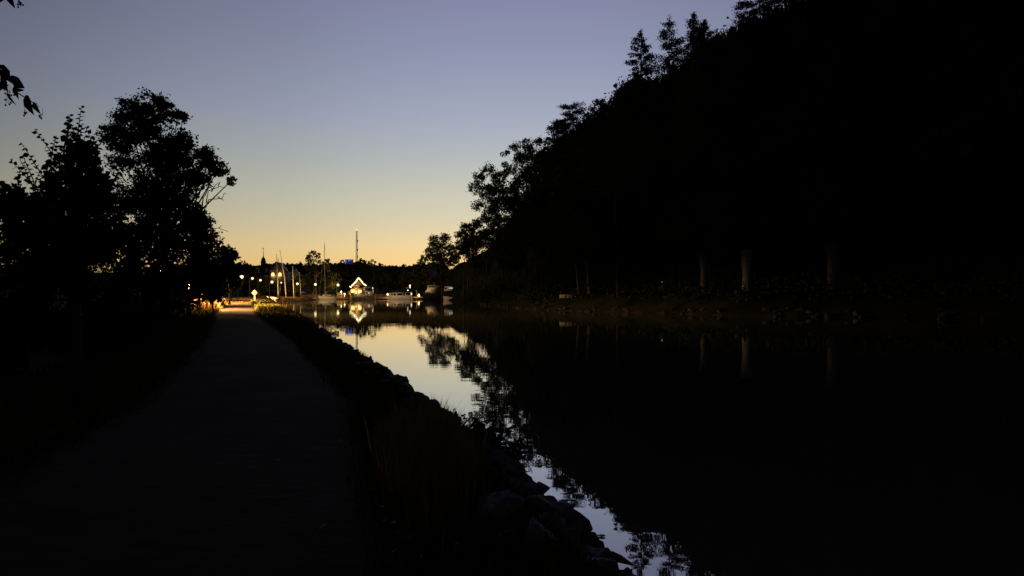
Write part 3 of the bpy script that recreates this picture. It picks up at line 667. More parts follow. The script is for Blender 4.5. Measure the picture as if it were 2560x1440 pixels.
# right verge close to the camera
n = 26000; y = 3.4 + 14 * rng.uniform(0, 1, n) ** 1.5; f = rng.uniform(0, 1, n)
xr_ = path_right(y); sh = np.interp(y, [p[1] for p in LEFT], [p[0] for p in LEFT])
x = xr_ + f * (sh - xr_ - .75) + .02; keep = vnoise(x, y, .5, 4) > -.35; x, y = x[keep], y[keep]
blades(len(x), x, y, .16, .0035, rng, 'grass', 'grass', 'dark grass on the verge between the near path and the rocks')
n = 9000; y = rng.normal(6.9, .75, n); x = X(1050, 1) * y + rng.normal(0, .20, n) + .03
keep = (x > path_right(y) + .03); x, y = x[keep], y[keep]
blades(len(x), x, y, .40, .0035, rng, 'browngrass', 'tall_grass', 'tall brownish grass clump beside the near path edge', .2)
n = 30000; y = 16 + 75 * rng.uniform(0, 1, n) ** 1.3; f = rng.uniform(0, 1, n); xr_ = path_right(y); sh = np.interp(y, [p[1] for p in LEFT], [p[0] for p in LEFT])
x = xr_ + .1 + f * np.maximum(.3, sh - xr_ - 1.1)
blades(n, x, y, .22, .009, rng, 'grass', 'grass', 'grass strip between the middle of the path and the water')
n = 40000; y = 4 + 90 * rng.uniform(0, 1, n) ** 1.4; x = path_right(y) - 3.2 - rng.uniform(0, 1, n) ** 1.5 * (1.5 + y * .06)
blades(n, x, y, .30, .009, rng, 'grass', 'grass', 'grass verge under the trees along the left path edge')
n = 9000; y = rng.uniform(62, 112, n); x = path_right(y) - 3.5 - rng.uniform(0, 1, n) * 3.5
blades(n, x, y, .85, .018, rng, 'drygrass', 'tall_grass', 'tall dry grass glowing in the lamplight left of the path')
n = 16000; y = rng.uniform(58, 112, n); xr_ = path_right(y); sh = np.interp(y, [p[1] for p in LEFT], [p[0] for p in LEFT]); x = xr_ + .3 + rng.uniform(0, 1, n) * (sh - xr_ - .2)
blades(n, x, y, .48, .02, rng, 'grass', 'weeds', 'lamplit green and yellow weeds between path and water near the diamond sign')
n = 9000; y = rng.uniform(110, 215, n); sh = np.interp(y, [p[1] for p in LEFT], [p[0] for p in LEFT]); x = sh - rng.uniform(.2, 9, n)
blades(n, x, y, .28, .03, rng, 'drygrass', 'shore_grass', 'short lit grass on the shore by the flagpoles')

n = 14000; y = 3.6 + 60 * rng.uniform(0, 1, n) ** 1.6; side = rng.random(n) < .5
x = np.where(side, path_right(y) + rng.normal(0, .10, n) + .02 - .12 * (vnoise(y, y * .4, .35, 6) > .2), path_right(y) - 3.2 + rng.normal(0, .12, n) + .15 * (vnoise(y, y * .4, .4, 8) > .1))
blades(n, x, y, .13, .005, rng, 'grass', 'grass', 'short ragged grass growing over both edges of the path')
# weeds as leafy clumps in the lit area
def weed(px, py, d, label, r=14, seed=0, m='leaf2', leaf=.12, squash=.8):
    lobetree('weed_bush', label, px, d, [(px, py, r), (px + r * .8, py + r * .4, r * .7), (px - r * .8, py + r * .4, r * .7)], leaf, .6, m=m, seed=seed, cat='bush', squash=squash, trunk_r=.02)
weed(652, 763, 74, 'lit leafy weed clump between the lit path and the water', 12, 1)
weed(672, 772, 68, 'smaller lit weed clump at the water edge', 8, 2)
weed(634, 768, 82, 'lit weed clump at the right edge of the lit path', 8, 3)
weed(690, 772, 60, 'dark weed clump on the bank where the lamplight fades', 9, 4)
# dark shore bush in the middle distance
lobetree('shore_bush', 'dark bush leaning over the bright water in the middle distance', 822, 38, [(835, 832, 12), (822, 842, 14), (845, 845, 8), (812, 828, 12), (838, 818, 6), (852, 853, 5)], .075, .45, seed=51, cat='bush', trunk_r=.03, gap=.8)
lobetree('shore_bush', 'low dark bush on the bank left of the one leaning over the bright water', 770, 46, [(765, 812, 16), (785, 820, 14), (745, 808, 14)], .11, .7, seed=52, cat='bush', trunk_r=.03)
# near bush overhanging the water
shoot_tree('waterside_bush', 'leafy dark bush overhanging the water beside the near rocks', 1235, 9.6,
           [(1180, 1080, 1132, 1022), (1190, 1070, 1160, 1024), (1210, 1070, 1185, 1030), (1230, 1080, 1215, 1038), (1250, 1080, 1255, 1040), (1160, 1075, 1122, 1040), (1270, 1090, 1290, 1048), (1260, 1120, 1310, 1075),
            (1270, 1130, 1322, 1110), (1230, 1060, 1238, 1026), (1290, 1100, 1330, 1090), (1280, 1140, 1300, 1160)],
           .06, 21, [(1225, 1095, 34, 170), (1255, 1125, 34, 170), (1190, 1075, 26, 110), (1285, 1135, 28, 110), (1240, 1150, 34, 130)], cat='bush', hub_py=1120)

# ------------------------------------------------------------------ rocks
def rock_mesh(seed):
    rg = np.random.default_rng(seed); bm = bmesh.new()
    p = rg.normal(size=(13, 3)); p /= np.linalg.norm(p, axis=1)[:, None]; p *= rg.uniform(.75, 1.05, (13, 1)) * np.array([1, .85, .7])
    for q in p: bm.verts.new(q)
    r = bmesh.ops.convex_hull(bm, input=bm.verts)
    bmesh.ops.delete(bm, geom=[v for v in bm.verts if not v.link_faces], context='VERTS')
    bmesh.ops.bevel(bm, geom=list(bm.edges), offset=.02, segments=1, affect='EDGES')
    me = bpy.data.meshes.new('rock'); bm.to_mesh(me); bm.free(); me.materials.append(M['rock']); return me
RM = [rock_mesh(s) for s in range(8)]
rng = np.random.default_rng(44)
def rock(x, y, z, s, label, group=None, rot=None, me=None, name='rock'):
    o = bpy.data.objects.new(name, me or RM[rng.integers(8)]); C.objects.link(o)
    o.location = (x, y, z); o.scale = s if isinstance(s, tuple) else (s * rng.uniform(.8, 1.3), s * rng.uniform(.8, 1.2), s * rng.uniform(.7, 1.1))
    o.rotation_euler = rot or (rng.normal(0, .3), rng.normal(0, .3), rng.uniform(0, 6.28))
    tag(o, label, 'rock', group); return o
LA = np.array(LEFT[1:16]); seg = np.hypot(*np.diff(LA, axis=0).T); cum = np.concatenate([[0], np.cumsum(seg)])
for k in range(265):
    s_ = 2.6 + (rng.uniform(0, 1) ** 1.7) * 62
    x = np.interp(s_, cum, LA[:, 0]); y = np.interp(s_, cum, LA[:, 1])
    off = (rng.uniform(.28, 1.25) if k % 3 else rng.uniform(.20, .42)) - (.12 if y > 16 else 0)
    x -= off; z = G(x, y)
    sz = rng.uniform(.11, .27) * (1 + min(.6, y * .012))
    rock(x, y, z + sz * .05, sz, 'dark angular bank rock among the riprap between path and water', 'riprap rocks along the left bank')
def rockat(px, py, zz, s, label, rot, mi=0):
    d = (H - zz) * F / (py - HY); rock(X(px, d), d, zz, s, label, None, rot, RM[mi])
rockat(1447, 1302, .16, (.17, .05, .13), 'tilted slab rock standing up against the bright water', (.2, .75, .2), 1)
rockat(1400, 1266, .12, (.17, .10, .05), 'flat thin rock jutting over the bright water', (0, .15, .3), 2)
rockat(1385, 1296, .06, (.24, .18, .13), 'rounded boulder beneath the flat thin rock', (0, 0, .3), 3)
rockat(1345, 1222, .10, (.18, .15, .12), 'large rock at the waterline above the flat thin rock', (0, .1, 1.3), 4)
rockat(1548, 1392, .10, (.26, .10, .09), 'long slab rock at the water edge near the bottom of the picture', (0, .35, .5), 5)
rockat(1330, 1330, .30, (.24, .18, .12), 'big pale faced boulder on the lower bank', (.3, .1, .8), 6)
rockat(1290, 1285, .30, (.20, .18, .14), 'boulder above the big pale faced one', (.2, .2, 2.), 7)
rockat(1010, 1042, .42, (.36, .22, .13), 'broad low boulder at the grass edge above the tall grass clump', (.1, .1, -.3), 0)
rockat(985, 944, .22, (.34, .20, .13), 'pointed rock jutting over the bright water farther along', (0, .1, .1), 1)
rockat(1040, 990, .12, (.24, .20, .17), 'blocky rock just below the pointed one', (0, .1, .6), 2)
rockat(1425, 1400, .25, (.22, .17, .12), 'large boulder low on the bank at the bottom of the picture', (.2, -.1, .2), 3)
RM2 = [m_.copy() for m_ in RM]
for m_ in RM2: m_.materials[0] = M['dimrock']
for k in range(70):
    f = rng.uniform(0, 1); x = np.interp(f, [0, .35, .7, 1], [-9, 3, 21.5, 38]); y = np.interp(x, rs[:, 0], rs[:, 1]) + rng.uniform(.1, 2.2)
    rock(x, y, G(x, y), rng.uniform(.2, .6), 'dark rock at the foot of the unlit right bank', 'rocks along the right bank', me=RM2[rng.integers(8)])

# fallen leaves
lm = MB(); rg = np.random.default_rng(2)
q = leaf_shape(.055); q[:, 2] += np.abs(q[:, 0]) * .5 + (q[:, 1] - .03) ** 2 * 6
lmm = MB().add(q, [np.array([[0, 1, 2, 3, 4]]), np.array([[0, 4, 5, 6, 7]])]).build('fallen_leaf', 'deadleaf')
fl = [(891, 1248), (944, 1253), (952, 1264), (993, 1247), (1004, 1243), (979, 1181), (998, 1167), (973, 1295), (976, 1308), (985, 1331), (1009, 1343), (1025, 1336), (1011, 1362), (1008, 1372), (1044, 1357), (1044, 1386), (1011, 1303), (1116, 1231), (1098, 1195), (1207, 1193), (1140, 1360), (962, 1200), (940, 1215), (820, 1310), (700, 1150), (860, 1100)]
for k, (px, py) in enumerate(fl):
    d = (H - .57) * F / (py - HY); x = X(px, d)
    on = x < path_right(d)
    o = lmm if k == 0 else lmm.copy()
    if k: C.objects.link(o)
    o.location = (x, d, G(x, d) + (.062 if on else .05)); o.rotation_euler = (rg.normal(0, .35), rg.normal(0, .35), rg.uniform(0, 6.28)); s_ = rg.uniform(.8, 1.5); o.scale = (s_, s_, s_)
    tag(o, 'lone curled leaf lying out on the bare path' if k == 0 else 'small curled fallen leaf along the right edge of the near path', 'leaf', None if k == 0 else 'fallen leaves along the path edge')
fw = lmm.copy(); C.objects.link(fw); d = H * F / (1342 - HY); fw.location = (X(1515, d), d, .008); fw.scale = (1.5, 1.6, .2); fw.rotation_euler = (0, 0, 1.5)
tag(fw, 'dark leaf floating on the water beside the tilted slab', 'leaf')
fw = lmm.copy(); C.objects.link(fw); d = H * F / (1008 - HY); fw.location = (X(1091, d), d, .008); fw.scale = (1.8, 1.8, .2); fw.rotation_euler = (0, 0, 1.5)
tag(fw, 'dark leaf floating near the blocky rock farther up', 'leaf')

# ------------------------------------------------------------------ lamps
LW = (1, 0.62, 0.26)
def street_lamp(pole_px, head_px, head_py, d, label, power=900, gr=.21, lit=True):
    x0 = X(pole_px, d); z0 = G(x0, d); hx = X(head_px, d) - x0; hz = Z(head_py, d) - z0
    root = thing('street_lamp', label, 'street lamp', (x0, d, z0), 'globe street lamps along the quay')
    MB().tube([(0, 0, -.1), (0, 0, 1.0), (0, 0, hz - .1)], [.09, .07, .055], 8).lathe([(.16, 0), (.16, .1), (.1, .5), (.09, .6)], n=10).build('pole', 'polemetal', root)
    MB().tube([(0, 0, hz - .15), (hx * .3, 0, hz + .12), (hx, 0, hz + gr + .05)], [.045, .035, .03], 6).lathe([(.03, gr * 1.15), (.16, gr * .95), (.17, gr * .8)], (hx, 0, hz), 10).build('arm', 'polemetal', root)
    MB().ball((hx, 0, hz), gr, 12, 9).build('globe', 'globe', root, smooth=True)
    lo = light('lamp_light', root, (hx + .05, gr + .15, hz - gr * .6), power * 2.2, LW, .15, 'SPOT', 168)
    lo.rotation_euler = (radians(68), 0, radians(-25))
    if d > 200:
        l2 = light('lamp_light', root, (hx + .05, -gr - .15, hz - gr * .6), power * 1.6, LW, .15, 'SPOT', 124); l2.rotation_euler = (radians(-42), 0, 0)
    return root
lamps = [(578, 584.5, 682.5, 118, 'globe street lamp half hidden by the leaves at the far left of the row', 500, .2),
         (595, 604, 692, 132, 'brightest globe street lamp, above the far end of the lit path', 2200, .32),
         (624, 631, 696, 150, 'globe street lamp directly above the diamond sign', 900, .24),
         (644.5, 651, 700.5, 171, 'globe street lamp just right of the one above the diamond sign', 900, .26),
         (673.5, 680, 705, 190, 'globe street lamp just left of the first flagpole', 1200, .34),
         (700, 703, 706.5, 205, 'small globe street lamp between the first two flagpoles', 500, .2),
         (738, 743.5, 709.5, 228, 'globe street lamp between the third and fourth flagpoles', 1200, .36),
         (784.5, 788.5, 711, 255, 'globe street lamp on the quay left of the sailboat mast', 900, .42),
         (841, 845, 712.5, 268, 'globe street lamp on the quay left of the ship', 800, .44)]
for a in lamps: street_lamp(a[0], a[1], a[2], a[3], a[4], a[5], a[6])
# the lamp hidden behind the left-hand trees that lights the path
for (x0, y0, lab, pw) in [(-32.3, 68, 'nearer street lamp hidden behind the left hand trees, lighting the path', 78000), (-45, 103, 'farther street lamp hidden behind the left hand trees, lighting the end of the path', 62000)]:
    z0 = G(x0, y0)
    root = thing('street_lamp', lab, 'street lamp', (x0, y0, z0))
    MB().tube([(0, 0, 0), (0, 0, 4.4)], [.08, .05], 8).build('pole', 'polemetal', root)
    MB().ball((.5, 0, 4.4), .18, 10, 8).build('globe', 'globe', root, smooth=True)
    MB().tube([(0, 0, 4.3), (.3, 0, 4.66), (.5, 0, 4.62)], .035, 6).build('arm', 'polemetal', root)
    lo = light('lamp_light', root, (.8, 0, 4.2), pw, (1, .56, .20), .06, 'SPOT', 156); lo.rotation_euler = (0, radians(-14), 0)
# slim posts whose shadows band the path
for k, (y, lab) in enumerate([(70, 'nearest dark wooden post on the left verge of the lit path'), (78, 'second dark wooden post on the left verge of the lit path'), (87, 'third dark wooden post on the left verge of the lit path'), (97, 'farthest dark wooden post on the left verge of the lit path')]):
    x = float(path_right(y)) - 5.0
    o = MB().tube([(0, 0, -.2), (.01, 0, 1.0), (0, 0, 2.1)], [.19, .17, .16], 8).lathe([(.17, 2.1), (.12, 2.2), (.02, 2.24)], n=8).build('wooden_post', 'darkwood', loc=(x, y, G(x, y))); tag(o, lab, 'post', 'posts on the left verge')

# glaring lamp on the ground plus boulder
d = 176; x = X(668, d); gz = G(x, d)
root = thing('flood_lamp', 'glaring white flood lamp low on the shore right of the diamond sign', 'lamp', (x, d, gz))
zf = Z(744.5, d) - gz
MB().tube([(0, 0, -.2), (0, 0, zf - .25)], .06, 6).box((0, .1, zf), (.5, .3, .5)).build('housing', 'metal', root)
MB().ball((0, -.1, zf), .36, 12, 8, (1, .5, 1)).build('lens', 'globewhite', root, smooth=True)
lo = light('lamp_light', root, (.5, -.4, zf + .1), 11000, (1, .55, .2), .1, 'SPOT', 130); lo.rotation_euler = (radians(88), 0, radians(-45))
rock(X(684, 182), 182, G(X(684, 182), 182) + .2, (1.3, 1.0, .9), 'rounded boulder glowing orange next to the glaring flood lamp', rot=(0, .2, .4))

# diamond sign
d = 112; x = X(637, d); gz = G(x, d); root = thing('diamond_sign', 'yellow diamond canal sign on a pale post beside the lit path', 'sign', (x, d, gz)); zc = Z(732, d) - gz
MB().box((0, 0, (zc - .2) / 2 - .1), (.13, .08, zc - .2 + .2)).build('post', 'yellow', root)
a = .46 * .97; sp = MB(); sp.prism([(0, zc - .47), (.47, zc), (0, zc + .47), (-.47, zc)], -.075, -.045).build('panel', 'yellow', root)
MB().prism([(-.03, zc - .14), (.03, zc - .14), (.03, zc + .16), (-.08, zc + .12), (-.03, zc + .09)], -.083, -.077).build('symbol', 'black', root)
light('sign_light', root, (.2, -2.6, zc - .9), 0.001, LW, .1) if False else None

# flagpoles / bare masts on the shore
fps = [(695.5, 748, 691, 637, 190, 'tall pale flagpole, leftmost, in front of the left arched window'), (715.5, 748, 700, 627, 190, 'tallest pale flagpole, leaning slightly left, in front of the arched windows building'),
       (734.5, 747, 731.5, 668, 192, 'flagpole in front of the pointed gable house'), (752, 746, 748.5, 681, 215, 'shortest flagpole, beside the picnic table')]
for bx_, by_, tx_, ty_, d, lab in fps:
    x = X(bx_, d); gz = G(x, d); root = thing('flagpole', lab, 'flagpole', (x, d, gz), 'flagpoles on the shore')
    dx = X(tx_, d) - x; hz = Z(ty_, d) - gz
    MB().tube([(0, 0, -.2), (dx * .25, 0, hz * .4), (dx, 0, hz)], [.125, .10, .05], 8).build('pole', 'white', root, smooth=True)
    MB().ball((dx, 0, hz + .08), .1, 8, 6).build('finial', 'yellow', root)
    MB().tube([(.0, -.18, .3), (.0, -.18, 1.1)], .05, 6).box((0, -.12, .7), (.08, .2, .1)).build('cleat', 'metal', root)

# ------------------------------------------------------------------ quay, docks, boats
QZ = .9
def px2(cx, d, z0=0.0):
    return (lambda px: (px - cx) * d / F), (lambda py: Z(py, d) - z0)
def railing(name, label, x0, x1, d, z0, h=.95, n=8, m='wood', rails=3):
    root = thing(name, label, 'railing', ((x0 + x1) / 2, d, z0)); w = (x1 - x0)
    for q in range(n):
        MB().box((-w / 2 + w * q / (n - 1), 0, h / 2), (.11, .11, h)).build('post', m, root)
    for q in range(rails):
        MB().box((0, -.075, h * (q + 1) / rails - .06), (w + .1, .04, .13)).build('rail', m, root)
    return root
def dock(label, px0, px1, d, top_py, depth=3.0, m='wood'):
    x0, x1 = X(px0, d), X(px1, d); zt = Z(top_py, d)
    root = thing('dock', label, 'dock', ((x0 + x1) / 2, d, 0)); w = x1 - x0; b = MB()
    for q in range(int(w / .4)):
        b.box((-w / 2 + .2 + q * .4, 0, zt - .04), (.37, depth, .08))
    b.build('deck', m, root)
    MB().box((0, -depth / 2 - .03, zt - .2), (w, .06, .34)).build('fascia', m, root)
    for q in range(max(2, int(w / 2.5))):
        MB().tube([(-w / 2 + .3 + q * (w - .6) / max(1, int(w / 2.5) - 1), -depth / 2 + .2, -1), (-w / 2 + .3 + q * (w - .6) / max(1, int(w / 2.5) - 1), -depth / 2 + .2, zt - .1)], .13, 7).build('pile', 'darkwood', root)
    return root
dock('long low wooden dock left of the sailboat, lit by the quay lamps', 737, 797, 236, 745.0, 4)
dock('wooden dock between the sailboat and the ship', 838, 880, 254, 743.8, 4)
dock('wooden dock between the ship and the cabin cruiser', 934, 972, 256, 743.5, 4)
dock('short dock with the lit post right of the cabin cruiser', 1030, 1062, 256, 741.5, 3)
railing('railing', 'orange lit wooden railing on the dock between the sailboat and the ship', X(842, 255), X(867, 255), 255, Z(743.6, 255), 1.0, 9)
railing('railing', 'pale wooden railing on the dock between the ship and the cabin cruiser', X(936, 257), X(970, 257), 257, Z(743.4, 257), 1.0, 12)
railing('railing', 'wooden railing just left of the sailboat bow', X(786, 250), X(800, 250), 250, Z(741.5, 250), .75, 5)
railing('railing', 'small pale railing on the dark right bank beside the slanting pale trunk', X(1400, 92), X(1438, 92), 92, G(X(1419, 92), 92) + .1, .45, 5, 'white', 2)
for px, py, d, lab in [(853, 729.5, 266, 'small white bollard lamp, higher one left of the ship'), (861.5, 735, 253, 'white bollard lamp on the dock post left of the ship bow'), (969, 735, 251, 'white bollard lamp at the bow of the cabin cruiser'),
                       (1047, 738.5, 254, 'bright bollard lamp on the short dock right of the cabin cruiser'), (1025, 714, 262, 'globe lamp above the stern of the cabin cruiser'), (585.5, 746, 150, 'tiny far lamp low at the left end of the lit path'), (1655, 706, 84, 'tiny faint lamp in the trees of the dark right bank')]:
    x = X(px, d); zb = Z(744, d) if d > 200 else G(x, d)
    if 250 < d < 262 and d != 262: zb = Z(743.6, d)
    root = thing('bollard_lamp', lab, 'lamp', (x, d, zb), 'small lamps around the harbour'); hz = Z(py, d) - zb
    tiny = d < 200
    MB().tube([(0, 0, 0), (0, 0, max(.1, hz - .2))], .07 if not tiny else .03, 8).build('post', 'white' if not tiny else 'metal', root)
    r_ = .27 if not tiny else .07
    if px == 1047: r_ = .34
    gm = 'globe' if not tiny else 'coolwin'
    MB().ball((0, 0, hz), r_, 10, 8, (1, 1, 1.6 if px == 1047 else 1)).build('globe', gm, root, smooth=True)
    if not tiny: light('lamp_light', root, (0, -.7, hz), 260 if px != 1047 else 420, LW, .1)
o = thing('mooring_post', 'thick orange lit timber mooring post at the bow of the ship', 'post', (X(875, 247), 247, 0))
hp = Z(729, 247)
MB().tube([(.15, 0, -1), (0, 0, hp * .5), (-.38, 0, hp)], [.40, .36, .33], 10).build('timber', 'wood', o)
MB().lathe([(.36, 0), (.36, .1), (.05, .16)], (-.38, 0, hp), 10).build('cap', 'metal', o)
light('x', o, (0, 0, 0), 0) if False else None
o = thing('mooring_post', 'olive lit thick post on the short dock right of the cabin cruiser', 'post', (X(1042, 256), 256, 0))
MB().tube([(0, 0, -1), (0, 0, Z(727, 256))], [.34, .30], 10).build('timber', 'wood', o); MB().lathe([(.33, 0), (.33, .08), (.05, .13)], (0, 0, Z(727, 256)), 10).build('cap', 'metal', o)
o = thing('mooring_post', 'short lit post on the quay left of the sailboat', 'post', (X(782, 250), 250, .3))
MB().tube([(0, 0, 0), (0, 0, Z(732, 250) - .3)], [.18, .15], 8).build('timber', 'wood', o)

def hull(mb, L_, B, Hh, rise=.5, n=14, draft=.4, transom=.75):
    """bow towards -x; deck edge rises to the bow"""
    prof = []
    for q in range(n):
        f = q / (n - 1)
        b = B / 2 * (min(1, (f * 2.2) ** .6) if f < .45 else 1 - (1 - transom) * ((f - .45) / .55) ** 2)
        top = Hh + rise * (1 - f) ** 2
        x = -L_ / 2 + f * L_
        xo = -.08 * L_ * max(0, 1 - f * 3)
        prof.append([(x + xo, -b, top), (x + xo * .3, -b * .86, top * .4), (x, -b * .5, -draft), (x, b * .5, -draft), (x + xo * .3, b * .86, top * .4), (x + xo, b, top)])
    v = np.array(prof).reshape(-1, 3); k = 6
    i = np.arange(n - 1)[:, None] * k; j = np.arange(k)[None, :]; j2 = (j + 1) % k
    f = np.stack([i + j, i + j2, i + k + j2, i + k + j], -1).reshape(-1, 4)
    return mb.add(v, [f, np.arange(k)[::-1][None, :], (np.arange(k) + (n - 1) * k)[None, :]])

# sailboat
d = 240; root = thing('sailboat', 'grey white sailing boat with tall bare mast moored at the low dock', 'sailboat', (X(818, d), d, 0)); fx, fz = px2(818, d)
hull(MB(), 5.4, 2.2, .95, .35).build('hull', 'white', root)
MB().prism([(fx(806), fz(740)), (fx(810), fz(736.5)), (fx(826), fz(736.5)), (fx(829), fz(740))], -.7, .7).build('cabin', 'white', root)
MB().box((fx(816), -.71, fz(738.2)), (1.1, .03, .18)).build('window', 'glass', root)
mst = MB().tube([(fx(813), 0, .9), (fx(812), 0, fz(670)), (fx(811), 0, fz(607))], [.10, .09, .07], 8).build('mast', 'metal', root)
MB().box((fx(811.8), 0, fz(672)), (.05, 1.8, .05)).build('spreader', 'metal', mst)
MB().tube([(fx(802), -.3, .9), (fx(805), -.2, fz(700)), (fx(809), 0, fz(652))], [.10, .09, .05], 7).build('furled_sail', 'canvas', root)
MB().tube([(fx(813), 0, fz(733)), (fx(834), 0, fz(731.5))], [.09, .07], 8).build('boom', 'metal', root)
sv_ = [(fx(a), 0, fz(b)) for a, b in [(816, 736), (818, 731.5), (824, 729), (834, 728.5), (840, 731)]]
c_ = MB()
pp = np.array([(fx(a), fz(b)) for a, b in [(817, 736), (819, 731.5), (825, 729), (834, 728.5), (841, 731), (841, 739), (837, 739), (836, 733.5), (826, 732), (821, 736)]])
c_.prism(pp, -.8, .8).build('spray_hood', 'canvas', root)
MB().tube([(fx(811), 0, fz(612)), (fx(797), 0, fz(741))], .015, 4).tube([(fx(811), 0, fz(612)), (fx(838), 0, fz(741))], .015, 4).build('rigging', 'metal', root)

# restaurant ship
d = 250; root = thing('ship', 'old wooden ship with gabled deckhouse and glowing porch moored at the quay', 'ship', (X(906, d), d, 0)); fx, fz = px2(906, d)
h_ = hull(MB(), 8.6, 5.0, fz(735.5), .5, transom=.9); h_.build('hull', 'greyhull', root)
MB().tube([(fx(876), 0, fz(733.5)), (fx(906), -2.55, fz(735.5)), (fx(935), -2.2, fz(735.8))], .07, 5).build('gunwale', 'wood', root)
fw_ = -2.3
MB().box((fx(893.5), .2, (fz(736) + fz(721)) / 2), (fx(906) - fx(880), 3.6, fz(721) - fz(736))).build('deckhouse', 'wood', root)
for a, b, z0, z1 in [(880, 888.5, 724, 731.5), (898.5, 906, 725, 731.5)]:
    wn = MB().box(((fx(a) + fx(b)) / 2, -1.75, (fz(z0) + fz(z1)) / 2), (fx(b) - fx(a), .3, fz(z0) - fz(z1))).build('porch_lamp', 'porch', root)
MB().prism([(fx(879), fz(722.5)), (fx(879), fz(720.5)), (fx(885), fz(720)), (fx(885), fz(719)), (fx(901), fz(719)), (fx(901), fz(720)), (fx(907), fz(720.5)), (fx(907), fz(722.5))], -2.1, -.2).build('awning', 'wood', root)
MB().box((fx(893), -.7, (fz(719) + fz(713)) / 2), (fx(900.5) - fx(885.5), 1.8, fz(713) - fz(719))).build('wheelhouse', 'wood', root)
for a in (888, 892.8, 897.6):
    w0 = MB().box((fx(a), -1.62, fz(716.3)), (.36, .05, .48)).build('window', 'wood', root)
    MB().box((fx(a), -1.655, fz(716.3)), (.27, .03, .38)).build('pane', 'glass', w0)
MB().prism([(fx(885), fz(713)), (fx(896), fz(697)), (fx(908), fz(713))], -1.5, -1.1).build('gable', 'darkwood', root)
MB().prism([(fx(874), fz(718)), (fx(875), fz(716.5)), (fx(896), fz(694.8)), (fx(917), fz(714)), (fx(933), fz(717)), (fx(932), fz(719)), (fx(915), fz(716)), (fx(896), fz(697))], -1.1, 2.6).build('roof', 'darkroof', root)
MB().box((fx(919), .6, (fz(736) + fz(718)) / 2), (fx(932) - fx(907), 3.2, fz(718) - fz(736))).build('aft_cabin', 'plaster', root)
MB().prism([(fx(912), fz(728)), (fx(914), fz(719)), (fx(931), fz(719)), (fx(932.5), fz(728))], -1.15, -1.05).build('canopy', 'canvas', root)
for a in (911, 917.5, 924):
    MB().box((fx(a), -1.04, fz(732.5)), (.45, .06, .4)).build('window', 'glass' if a != 924 else 'coolwin', root)
for a in (916, 922.5, 929): MB().tube([(fx(a), -2.5, fz(742)), (fx(a), -2.62, fz(739.4))], .13, 8).build('fender', 'canvas', root)
for a, b in [(887, 733), (893.8, 731.8), (901, 732.5)][1:]:
    MB().ball((fx(a), -2.3, fz(b)), .26, 8, 6).build('deck_lamp', 'bulb', root, smooth=True)
MB().tube([(fx(933), -.6, fz(736)), (fx(934.5), -.6, fz(719.5))], .04, 5).build('flag_staff', 'metal', root)
MB().ball((fx(932.5), -.7, fz(720)), .17, 8, 6).build('stern_lamp', 'globewhite', root, smooth=True)
light('porch_light', root, (fx(893), -3.4, fz(727)), 260, (1, .62, .2), .2)
light('added_fill', root, (fx(918), -4.2, fz(729)), 60, (1, .7, .4), .3)  # added fill without a fixture, brightens the aft cabin and hull
sl = thing('string_lights', 'string of round white lights strung in a peak over the ship deckhouse', 'string lights', (X(896, 248), 248, Z(718, 248)))
ca = MB(); pts = [(875.5, 716.5), (877.2, 717), (880.5, 713.2), (883.5, 710.8), (885.5, 708.5), (887.5, 706), (889.5, 704), (891.5, 701.5), (893, 699), (894.5, 697), (896, 695.2), (898, 696.2), (900, 698.2), (902, 701), (904, 703.5), (906, 706), (909, 709.8), (911.3, 711.5), (914.5, 713.6)]
lp = [((a - 896) * 248 / F, 0, (718 - b) * 248 / F) for a, b in pts]
ca.tube(lp, .03, 4).build('cable', 'black', sl)
bm0 = None
for q in lp[1:] if False else lp:
    if bm0 is None:
        bm0 = MB().ball((0, 0, 0), .27, 8, 6).build('bulb', 'bulb', sl, loc=q, smooth=True)
    else:
        c = bm0.copy(); C.objects.link(c); c.parent = sl; c.location = q
light('bulb_light', sl, (0, -1.2, 1.0), 120, (1, .8, .45), .4)

# cabin cruiser
d = 249; root = thing('cabin_cruiser', 'long low white cabin cruiser with large dark side windows', 'boat', (X(999, d), d, 0)); fx, fz = px2(999, d)
hull(MB(), fx(1030) - fx(970), 2.8, fz(740.5), .25, transom=.95).build('hull', 'white', root)
MB().prism([(fx(971.5), fz(741)), (fx(975), fz(732)), (fx(1028), fz(731)), (fx(1029), fz(741))], -1.0, 1.0).build('cabin', 'white', root)
for a, b, y0, y1 in [(979, 984, 733.8, 738), (985.5, 991, 734, 738.5), (994, 1007, 733, 738.5), (1016, 1027, 731.8, 737.5)]:
    MB().box(((fx(a) + fx(b)) / 2, -1.02, (fz(y0) + fz(y1)) / 2), (fx(b) - fx(a), .06, fz(y0) - fz(y1))).build('window', 'glass', root)
MB().box((fx(1011.5), -1.0, fz(735)), (.55, .1, 1.1)).build('door', 'canvas', root)
MB().prism([(fx(981), fz(731)), (fx(983), fz(726)), (fx(998), fz(725)), (fx(1012), fz(722)), (fx(1030), fz(722)), (fx(1029), fz(731))], -.7, .7).build('upper_deck_cover', 'canvas', root)
MB().box((fx(1020), 0, fz(719.5)), (1.0, .9, .12)).tube([(fx(1017), 0, fz(722)), (fx(1021), 0, fz(716))], .04, 5).build('radar_arch', 'white', root)
MB().ball((fx(1020.5), -.8, fz(725.6)), .2, 8, 6).build('deck_lamp', 'globewhite', root, smooth=True)
MB().ball((fx(1029.5), -.9, fz(735)), .22, 8, 7, (1, 1, 1.9)).build('fender', 'bulb', root)  # fender glows by itself, light falling on it is put into emission
light('added_fill', root, (fx(985), -3.5, fz(736)), 60, LW, .2)  # added fill, no lamp aboard here; brightens the forward side
light('added_fill', root, (fx(1012), -5, fz(736)), 40, (1, .85, .7), .2)  # second added fill without fixture, for the aft side

